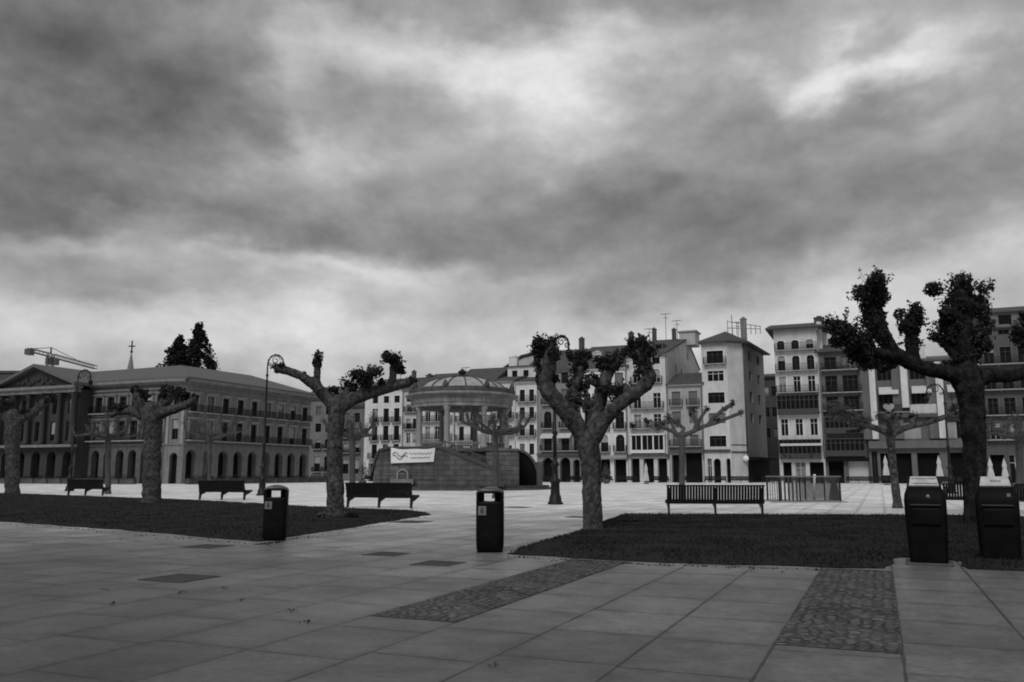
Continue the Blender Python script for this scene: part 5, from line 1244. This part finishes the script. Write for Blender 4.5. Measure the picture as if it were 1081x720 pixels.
prf = q.build('roof', M_ROOF_L, pal)
for (fx, fy) in ((.2, .3), (.7, .2)):
    pass
# portal with pediment
PA = P(78, 500, 124.2); PA.z = 0; PB = PA - E2 * 16.2
Mx, L_ = Mworld(PB, PA); ops = []; cols = []
dark = grey('shaded_portal_stone', .028, .85, .25, 1.3, .01, 8, streak=.2)  # portal's shadow put into its stone colour
for i in range(5):
    x = L_ * (i + .5) / 5
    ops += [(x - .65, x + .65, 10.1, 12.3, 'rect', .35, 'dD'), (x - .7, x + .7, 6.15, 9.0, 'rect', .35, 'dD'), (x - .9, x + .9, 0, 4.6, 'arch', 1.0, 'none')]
facade(pal, Mx, L_, 13.6, ops, dark, rd, 'dD', False)
for i in range(6):
    x = min(max(L_ * i / 5, .4), L_ - .4); q = MB(); q.lathe([(.5, 5.6), (.5, 5.9), (.40, 6.0), (.34, 12.6), (.5, 12.8), (.52, 13.1)], 12, (x, -.62)); q.build('column', M_PCOL, pal, Mx)
q = MB(); q.box(-.2, L_ + .2, -1.2, -.003, 5.2, 5.58); q.box(-.2, L_ + .2, -1.2, -.003, 13.12, 13.7); q.box(-.5, L_ + .5, -1.6, .0, 13.7, 14.1); q.build('cornice', M_STONE, pal, Mx)
q = MB(); q.extr([(0, 14.1), (L_, 14.1), (L_ / 2, 16.9)], 'y', -.6, 14); q.build('pediment', dark, pal, Mx)
q = MB(); rdd = random.Random(3)
for i in range(16):
    x = L_ / 2 + rdd.uniform(-4.5, 4.5); hmax = 2.1 * (1 - abs(x - L_ / 2) / (L_ / 2)); q.ico((x, -.72, 14.35 + rdd.uniform(.1, .6) * hmax), rdd.uniform(.2, .38), 8, 6, (1, .5, 1.2))
q.build('relief', M_PCOL, pal, Mx)
q = MB()
for sx in (0, 1):
    a_ = (-.7, 14.1) if sx == 0 else (L_ + .7, 14.1); b_ = (L_ / 2, 17.1)
    q.extr([a_, b_, (b_[0], b_[1] + .45), (a_[0], a_[1] + .45)], 'y', -1.7, 14)
q.build('pediment_roof', M_ROOF_L, pal, Mx)
for xa, xb in ((0, .4), (L_ - .4, L_)):
    q = MB(); q.box(xa, xb, .005, 6, 0, 13.6); q.build('side_wall', dark, pal, Mx)
q = MB(); q.box(L_ * .5 - .1, L_ * .5 + .1, -1.9, -1.7, 6, 6.1)
# left remainder dark block at the edge
hl = thing('dark_building', 'dark flat roofed building cut by the left edge beyond the palace', 'building', tuple(P(-60, 500, 150) * 1), 0)
hl.location.z = 0
q = MB(); q.box(-14, 13.5, 0, 20, 0, 19); q.box(-14.3, 13.8, -.3, 20.3, 19, 19.4); q.build('wall', M_STONE_D, hl)
for i in range(5):
    for j in range(4):
        w_ = MB(); w_.box(-11 + i * 5, -9.6 + i * 5, -.05, -.003, 4 + j * 4, 6 + j * 4); w_.build('window', M_GLASS, hl)

# ------------------------------------------------------------------ bandstand
BD = 80.0; bc = P(487, 500, BD); bc.z = 0
M_POD = grey('podium_stone', .085, .85, .35, 1.3, .01, 8, spec=.3, streak=.35, ashlar=(1.0, .42))
bs = thing('bandstand', 'round stone bandstand with dome on columns over a high podium, banner on its wall', 'bandstand', tuple(bc), 0)
k = BD / 912
def bx(u): return (u - 487) * k
def bz_(v): return CAMH + (500 - v) * k
q = MB(); rot8 = R(-14.5)
RP = 5.35
q.lathe([(RP + .25, .35), (RP + .25, .7), (RP, .8), (RP, 3.2), (RP + .2, 3.3), (RP + .2, 3.6)], 8, smooth=False, rot=R(8)); q.build('podium', M_POD, bs)
q = MB(); q.lathe([(RP + 3.2, 0), (RP + 3.2, .17), (RP + 2.8, .175), (RP + 2.8, .35)], 32, smooth=False); q.build('steps', M_STONE_D, bs)
CRR = 4.3
for i in range(8):
    a = rot8 + i * math.pi / 4; x, y = CRR * math.sin(a), -CRR * math.cos(a)
    q = MB(); q.lathe([(.36, 3.6), (.36, 3.85), (.29, 3.95), (.26, 4.1), (.22, 6.9), (.26, 7.0), (.36, 7.2), (.38, 7.38)], 14, (x, y)); q.build('column', M_STONE_L, bs)
# balustrade between columns
for i in range(8):
    a0 = rot8 + i * math.pi / 4; a1 = a0 + math.pi / 4
    pa = Vector((CRR * math.sin(a0), -CRR * math.cos(a0), 0)); pb = Vector((CRR * math.sin(a1), -CRR * math.cos(a1), 0))
    if i in (3,): continue
    q = MB(); D_ = pb - pa; Mb = Matrix.Translation(pa) @ Matrix.Rotation(math.atan2(D_.y, D_.x), 4, 'Z'); Lb = D_.length
    q.box(.4, Lb - .4, -.09, .09, 3.6, 3.68, Mb); q.box(.4, Lb - .4, -.1, .1, 4.05, 4.17, Mb)
    for j in range(11): x = .5 + (Lb - 1.0) * j / 10; q.box(x - .05, x + .05, -.05, .05, 3.68, 4.05, Mb)
    q.build('balustrade', M_STONE, bs)
q = MB(); q.lathe([(3.8, 7.42), (3.8, 7.40), (4.7, 7.38), (4.7, 7.7), (4.78, 7.73), (4.78, 8.15), (4.9, 8.25), (5.2, 8.38), (5.3, 8.46), (5.3, 8.58), (5.1, 8.62), (4.9, 8.70)], 48, smooth=False); q.build('entablature', grey('entablature_stone', .17, .85, .25, 1.6, .01, 8, streak=.35), bs)
q = MB(); q.lathe([(5.0, 8.65), (5.0, 9.05), (4.9, 9.12), (4.3, 9.14)], 48, smooth=False); q.build('attic_ring', M_STONE_D, bs)
dome = [(4.2, 9.10), (4.1, 9.28), (3.6, 9.66), (2.8, 10.0), (1.9, 10.22), (1.1, 10.33), (1.0, 10.34)]
q = MB(); q.lathe(dome, 48); dm_ = q.build('dome', M_DOME, bs)
for i in range(16):
    a = i * math.pi / 8 + rot8
    q = MB(); q.tube([((r + .03) * math.sin(a), -(r + .03) * math.cos(a), z + .03) for r, z in dome], .065, 5); q.build('rib', M_STONE_D, dm_)
q = MB(); q.lathe([(1.3, 10.28), (1.3, 10.42), (.8, 10.47), (.35, 10.52), (.18, 10.62), (.38, 10.77), (.40, 10.92), (.2, 11.05), (.05, 11.2)], 16); q.build('finial', M_IRON, bs)
for i in range(8):
    a = rot8 + i * math.pi / 4; x, y = 4.85 * math.sin(a), -4.85 * math.cos(a)
    q = MB(); q.lathe([(.22, 9.0), (.26, 9.25), (.18, 9.5), (.07, 9.65), (.03, 9.72)], 8, (x, y)); q.build('acroterion', M_STONE_D, bs)
q = MB(); q.lathe([(3.85, 7.395), (3.8, 7.6)], 32); q.build('ceiling', M_STONE_D, bs)
# front-left buttress wall with curved edge carrying the banner and the small fountain
q = MB(); xl, xr = bx(405.5), bx(468); yf = -6.6
prof_ = [(xl, .35), (xr, .35), (xr, bz_(476)), (bx(420), bz_(476)), (bx(412.5), bz_(478.5)), (bx(409), bz_(486)), (bx(407), bz_(495))]
q.extr(prof_, 'y', yf, -2.5); q.build('buttress', M_POD, bs)
q = MB(); q.extr([(bx(419.5), bz_(476.2)), (bx(411.8), bz_(478.5)), (bx(408.2), bz_(486)), (bx(405), bz_(499)), (bx(403.8), bz_(499)), (bx(406.6), bz_(485)), (bx(410.6), bz_(476.5)), (bx(419), bz_(473.6))], 'y', yf - .15, -2.4)
q.box(bx(419), xr + .05, yf - .15, -2.5, bz_(476.2), bz_(473.8)); q.build('coping', M_COVER, bs)
q = MB()
for z in (.9, 1.5, 2.1, 2.7): q.box(bx(411), xr - .2, yf - .03, yf - .003, z, z + .05)
q.build('stone_course', M_STONE_D, bs)
# fountain arch
q = MB()
for i in range(12):
    a0 = R(15 * i); a1 = R(15 * (i + 1)); r0, r1 = .38, .5; cx_, cz_ = bx(434.5), bz_(501)
    q.extr([(cx_ + r0 * math.cos(a0), cz_ + r0 * math.sin(a0)), (cx_ + r1 * math.cos(a0), cz_ + r1 * math.sin(a0)), (cx_ + r1 * math.cos(a1), cz_ + r1 * math.sin(a1)), (cx_ + r0 * math.cos(a1), cz_ + r0 * math.sin(a1))], 'y', yf - .12, yf - .004)
q.box(cx_ - .5, cx_ - .38, yf - .12, yf - .004, cz_ - .6, cz_); q.box(cx_ + .38, cx_ + .5, yf - .12, yf - .004, cz_ - .6, cz_)
fo = q.build('fountain_niche', M_STONE_L, bs)
q = MB(); q.box(bx(424), bx(446), yf - .8, yf - .01, .5, .95); q.build('basin', M_STONE, fo)
# front stair descending to the right
q = MB(); n = 15; xa, xb = bx(468), bx(533); 
for i in range(n):
    x0 = xa + (xb - xa) * i / n; x1 = xa + (xb - xa) * (i + 1) / n; q.box(x0, x1 - .001, -7.6, -5.2, .35, bz_(478) - (bz_(478) - .45) * (i + .5) / n)
q.build('stair', M_STONE_D, bs)
q = MB(); q.extr([(xa - .02, .35), (xb, .35), (xb, 1.3), (bx(472), bz_(476)), (xa - .02, bz_(476))], 'y', -7.95, -7.62); q.build('stair_parapet', grey('parapet_stone', .06, .85, .3, 1.6, .01, 8, streak=.3, ashlar=(1.0, .42)), bs)
q = MB(); q.extr([(xa - .1, bz_(476.0)), (bx(471), bz_(476.0)), (xb + .1, 1.3), (xb + .1, 1.62), (bx(471), bz_(472.8)), (xa - .1, bz_(473.5))], 'y', -8.05, -7.5); q.build('stair_coping', M_COVER, bs)
for i in range(9):
    f = (i + .5) / 9; x = bx(473) + (xb - bx(473)) * f; z = bz_(473.2) + (1.62 - bz_(473.2)) * f
    q = MB(); q.box(x - .05, x + .05, -7.82, -7.72, z - .05, z + .5); q.build('baluster', M_COVER, bs)
q = MB(); q.extr([(bx(472), bz_(473.2) + .42), (xb, 2.04), (xb, 2.14), (bx(472), bz_(473.2) + .52)], 'y', -7.85, -7.69); q.build('handrail', M_COVER, bs)
# right pier, and dark arched wing
q = MB(); q.box(bx(515), bx(546), -5.6, -1, .35, bz_(478)); q.box(bx(514), bx(547), -5.7, -1, bz_(478), bz_(475.5)); q.box(bx(541.5), bx(547.5), -5.85, -5.6, .35, bz_(480)); q.build('pier', M_POD, bs)
q = MB(); arc = [(bx(547), .2)]
for i in range(11):
    a = R(90 - 90 * i / 10); arc.append((bx(547) + (bx(569.5) - bx(547)) * math.cos(a), .2 + (bz_(476.5) - .2) * math.sin(a)))
q.extr(list(reversed(arc)), 'y', -1.8, 1.5); q.build('side_wing', M_BLACK, bs)
q = MB(); pts = [(p[0], -1.9, p[1]) for p in arc[1:]]; q.tube(pts, .16, 6); q.build('coping', M_STONE_D, bs)
q = MB(); q.box(bx(566), bx(572), -2.2, 1.6, .15, bz_(488)); q.build('pier', M_STONE_D, bs)
# banner
q = MB(); nx, nz = 30, 8; n0 = len(q.v); x0, x1 = bx(423), bx(466); z0, z1 = bz_(490), bz_(474.8)
def bpos(fx, fz):
    sag = .18 * math.sin(fx * math.pi) * fz + .10 * math.sin(fx * 9) * fz * .5; sk = .2 * fx * (1 - fz)
    return (x0 + (x1 - x0) * fx - (1 - fz) * .15 * (fx - .2), yf - .22 - .05 * math.sin(fx * 17 + fz * 3), z0 + (z1 - z0) * fz - sag + .12 * fx * (1 - fz))
for j in range(nz):
    for i in range(nx): q.quad(bpos(i / nx, j / nz), bpos((i + 1) / nx, j / nz), bpos((i + 1) / nx, (j + 1) / nz), bpos(i / nx, (j + 1) / nz), smooth=True)
bn = q.build('banner', M_CLOTH); bn.location = bc; tag(bn, 'crumpled white cloth banner with faint handwriting hung on the bandstand wall', 'banner')
q = MB(); rr = random.Random(2)
for line, (fz0, amp, fa, fb) in enumerate(((.66, .07, .42, .93), (.34, .07, .45, .9))):
    pts = [];
    for i in range(60):
        f = i / 59; fx = fa + (fb - fa) * f; p = bpos(fx, fz0 + amp * math.sin(f * 40 + line) * (1 if (i // 9) % 2 else .55)); pts.append((p[0], p[1] - .03, p[2]))
        if (i % 10) == 9: q.tube(pts, .022, 4); pts = []
for fz0, ph in ((.6, 0), (.4, .6)):
    pts = []
    for i in range(40):
        fx = .04 + .34 * i / 39; p = bpos(fx, fz0 + .14 * math.sin(i * .22 + ph)); pts.append((p[0], p[1] - .03, p[2]))
    q.tube(pts, .035, 4)
q.build('lettering', M_SHUT_M, bn)

# ------------------------------------------------------------------ things behind the roofs: crane, spire, big conifers
cp = P(43, 500, 260); cp.z = 0
cr = thing('tower_crane', 'tower crane with long lattice jib above the palace pediment', 'crane', tuple(cp), 0)
def lattice(a, b, w, n, r=.12):
    q = MB(); a = Vector(a); b = Vector(b); d = (b - a).normalized(); s = d.orthogonal().normalized() if abs(d.z) > .9 else d.cross(Vector((0, 0, 1))).normalized(); u = s.cross(d).normalized()
    cs = [s * w / 2 + u * w / 2, -s * w / 2 + u * w / 2, -s * w / 2 - u * w / 2, s * w / 2 - u * w / 2]
    for c in cs: q.tube([a + c, b + c], r, 4)
    for i in range(n):
        p0 = a.lerp(b, i / n); p1 = a.lerp(b, (i + 1) / n)
        for j in range(4):
            q.tube([p0 + cs[j], p1 + cs[(j + 1) % 4]], r * .6, 3)
    return q
zj = 36.8
lattice((0, 0, 0), (0, 0, zj + 1), 1.6, 16, .15).build('mast', M_CRANE, cr)
lattice((0, 1, zj + .6), (0, 29, zj + .4), 1.1, 18, .11).build('jib', M_CRANE, cr)
q = lattice((0, -12, zj + .6), (0, 0, zj + .6), 1.0, 6, .11); q.box(-.8, .8, -12.8, -10.4, zj - .9, zj + .8); q.build('counter_jib', M_CRANE, cr)
q = MB(); q.box(-1, 1, -1, 1.2, zj - 2.2, zj - .2); q.box(.9, 2.3, -.6, 1.0, zj - 2.4, zj - .3); q.build('cab', M_CRANE, cr)
q = MB(); q.tube([(0, 0, zj + 1), (0, 0, zj + 3.0)], .25, 5); q.tube([(0, 0, zj + 3.0), (0, 18, zj + 1)], .1, 4); q.tube([(0, 0, zj + 3.0), (0, -11, zj + 1)], .1, 4); q.build('apex_tie', M_CRANE, cr)
sp_ = P(130, 500, 300); sp_.z = 0
ch = thing('church_spire', 'slender pale church spire topped by a cross behind the palace roof', 'spire', tuple(sp_), 0)
q = MB(); q.lathe([(3.0, 26), (1.7, 35), (.12, 44.0)], 8, smooth=False); q.build('spire', M_STONE, ch)
q = MB(); q.box(-4, 4, -4, 4, 0, 26); q.build('tower', M_STONE, ch)
q = MB(); q.box(-.18, .18, -.18, .18, 43.8, 48.2); q.box(-1.2, 1.2, -.15, .15, 46, 46.4); q.ico((0, 0, 44.2), .5); q.build('cross', M_IRON, ch)
def conifer(u, d, ztop, rmax, label, seed):
    p = P(u, 500, d); p.z = 0; t = thing('conifer', label, 'tree', tuple(p), 0, 'two giant conifers behind the palace')
    rd_ = random.Random(seed); q = MB(); q.tube([(0, 0, 0), (0, 0, ztop * .6), (0, 0, ztop - .5)], [.9, .6, .06], 8); q.build('trunk', M_BARK_D, t)
    l = MB(); zb = 10
    for i in range(70):
        f = (i / 70); z = zb + (ztop - zb - .6) * f; r = rmax * 2.3 * (1 - f) ** .72 * rd_.uniform(.8, 1.05)
        for j in range(3):
            a = rd_.uniform(0, 6.28); rr_ = r * rd_.uniform(.45, .9)
            clump(l, (math.cos(a) * rr_, math.sin(a) * rr_, z), max(.5, r * .34) * rd_.uniform(.7, 1.2), 44, .6, rd_, (1, 1, 1.0))
    l.build('crown', M_LEAF_D, t)
conifer(201.5, 170, 31.8, 3.6, 'taller dark giant conifer rising over the palace roof', 3)
conifer(181, 168, 28.8, 3.2, 'shorter dark giant conifer left of its taller twin', 4)

# ------------------------------------------------------------------ stair enclosure on the square, leaning pole, folded sign
q0 = G(857, 530.5); en = thing('glass_railing_enclosure', 'railed glass enclosure around a stairwell on the open square', 'railing', (q0.x, q0.y, 0), R(-4))
q = MB(); q.box(-1.75, 1.65, -.25, 3.0, 0, .06); q.box(-1.4, 1.35, .15, 2.7, .06, .065); q.build('base_slab', M_STONE_L, en, bevel=.01)
q = MB()
for (x0, x1, y0, y1) in ((-1.6, 1.45, -.05, .0), (-1.6, 1.45, 2.6, 2.65), (-1.6, -1.55, 0, 2.6), (1.40, 1.45, 0, 2.6)): q.box(x0, x1, y0, y1, 1.23, 1.29)
q.build('handrail', M_METAL, en)
for (x, y) in ((-1.55, -.02), (-.55, -.02), (1.38, -.02), (-1.55, 2.6), (1.38, 2.6), (.4, 2.6)):
    q = MB(); q.box(x - .035, x + .035, y - .03, y + .03, .06, 1.23); q.build('post', M_IRON, en)
q = MB()
for i in range(5): x = -1.5 + i * .19; q.box(x, x + .09, -.01, .02, .08, 1.22)
for i in range(5): y = .25 + i * .5; q.box(-1.59, -1.565, y, y + .06, .08, 1.22)
q.build('slat_panel', M_FRAME_D, en)
gm = bpy.data.materials.new('clear_glass'); N, L = nt(gm); b = N['Principled BSDF']; b.inputs['Transmission Weight'].default_value = .0; b.inputs['Alpha'].default_value = .3; b.inputs['Base Color'].default_value = gv(.03); b.inputs['Roughness'].default_value = .1
q = MB(); q.box(-.5, 1.34, -.03, -.018, .1, 1.2); q.box(1.42, 1.43, .05, 2.55, .1, 1.2); q.box(-.5, 1.34, 2.62, 2.63, .1, 1.2); q.build('glass_panel', gm, en)
p = G(857.5, 530); pl = MB(); pl.tube([(-.02, -.1, .0), (.13, .06, 1.36)], .06, 10); o = pl.build('white_pole', M_WHITE); o.location = (p.x, p.y - .22, 0); tag(o, 'white painted pole leaning against the glass enclosure rail', 'pole')
p = G(889, 529); fs = MB(); fs.extr([(-.28, .0), (.36, 0), (.06, 1.2), (-.04, 1.2)], 'y', -.02, .02); fs.extr([(-.24, .0), (.32, 0), (.05, 1.16), (-.03, 1.16)], 'y', .2, .24)
o = fs.build('folding_board', M_IRON2); o.location = (p.x, p.y + 1.0, 0); tag(o, 'dark triangular folding board standing right of the glass enclosure', 'sign board')

# ------------------------------------------------------------------ terrace: benches and planters along the far fronts, folded parasols
fb = []
def far(u, off, frame):
    P0, D_ = frame
    s, _ = hit(P0 - (E1 if D_ is E2 else -E2) * 0 , D_, u, 500); return s
gi = 0
k = 0
u = 392
line0 = ROW0 - E1 * 7
while u < 1085:
    s, _ = hit(line0, E2, u, 500); p = line0 + E2 * s
    if not (402 < u < 572):
        o = copy_tree(proto); o.location = (p.x, p.y, 0); o.rotation_euler = (0, 0, -AL + (math.pi if k % 3 == 0 else 0)); tag(o, 'distant dark bench in the row along the house fronts across the square', 'bench', 'far benches along the houses')
    k += 1; u += 26 + (k * 7) % 9
def planter(p, rz, seed, label, grp, w=2.4):
    t = thing('planter', label, 'planter', tuple(p), rz, grp); q = MB(); q.box(-w / 2, w / 2, -.35, .35, 0, .65); q.box(-w / 2 - .05, w / 2 + .05, -.4, .4, .65, .74); q.build('trough', M_STONE_D, t, bevel=.02)
    l = MB(); rd_ = random.Random(seed)
    for i in range(5): clump(l, (-w / 2 + w * (i + .5) / 5, 0, .85), .3, 45, .16, rd_)
    l.build('foliage', M_LEAF, t)
line1 = CR + E2 * 6 - E1 * 4
for i in range(13):
    p = line1 + E1 * (2.6 * i); planter(p, R(90) - AL, i, 'dark stone trough of low shrubs in the row before the palace arcade', 'troughs of shrubs before the palace arcade')
lineW = CL - E1 * 6
for i in range(14):
    p = lineW - E2 * (2.7 * i) ; planter(p, -AL, 30 + i, 'dark stone trough of low shrubs before the left front of the palace', 'troughs of shrubs before the left front of the palace')
for (u, dd, hgt, lab) in ((935.5, 108, 3.6, 'folded white parasol left of the leaning tree trunk'), (992, 104, 3.5, 'folded white parasol behind the left container'), (1046, 100, 3.2, 'folded white parasol above the gap between containers'), (1061, 101, 3.1, 'folded white parasol above the right container'), (682, 118, 2.8, 'folded white parasol before the arcade right of the central tree')):
    p = P(u, 500, dd); p.z = 0; t = thing('parasol', lab, 'parasol', tuple(p), 0, 'folded parasols on the cafe terraces')
    q = MB(); q.tube([(0, 0, 0), (0, 0, hgt)], .05, 6); q.lathe([(.4, 0), (.4, .1), (.1, .14)], 10); q.build('pole', M_FRAME_D, t)
    q = MB(); n0 = 12
    prof = [(.40, hgt - 2.4), (.34, hgt - 1.8), (.2, hgt - 1.1), (.26, hgt - .8), (.06, hgt - .05), (.02, hgt + .1)]
    for r, z in prof:
        for j in range(n0):
            a = 2 * math.pi * j / n0; rr_ = r * (1 if j % 2 else .62); q.v.append((rr_ * math.cos(a), rr_ * math.sin(a), z))
    for i in range(len(prof) - 1):
        for j in range(n0): A = i * n0 + j; B = i * n0 + (j + 1) % n0; q.f.append((A, B, B + n0, A + n0)); q.sm.append(False)
    q.build('canopy', M_AWN, t)
# flowering bush in front of the white house
for (u, dd, lab) in ((383, 105, 'pale flowering shrub in a tub left of the bandstand'), (640, 122, 'small pale shrub in a tub before the arcade of the white house')):
    p = P(u, 500, dd); p.z = 0; t = thing('tub_shrub', lab, 'shrub', tuple(p)); q = MB(); q.lathe([(.35, 0), (.5, .6), (.46, .62)], 12); q.build('tub', M_STONE_D, t)
    l = MB(); clump(l, (0, 0, 1.5), 1.0, 300, .22, random.Random(3), (.8, .8, 1.3)); l.build('foliage', M_LEAF_L, t)

# ------------------------------------------------------------------ render settings
SC.render.engine = 'CYCLES'
SC.view_settings.view_transform = 'Standard'; SC.view_settings.look = 'None'; SC.view_settings.exposure = 0
SC.render.resolution_x = 1024; SC.render.resolution_y = 682
SC.cycles.filter_width = 1.9
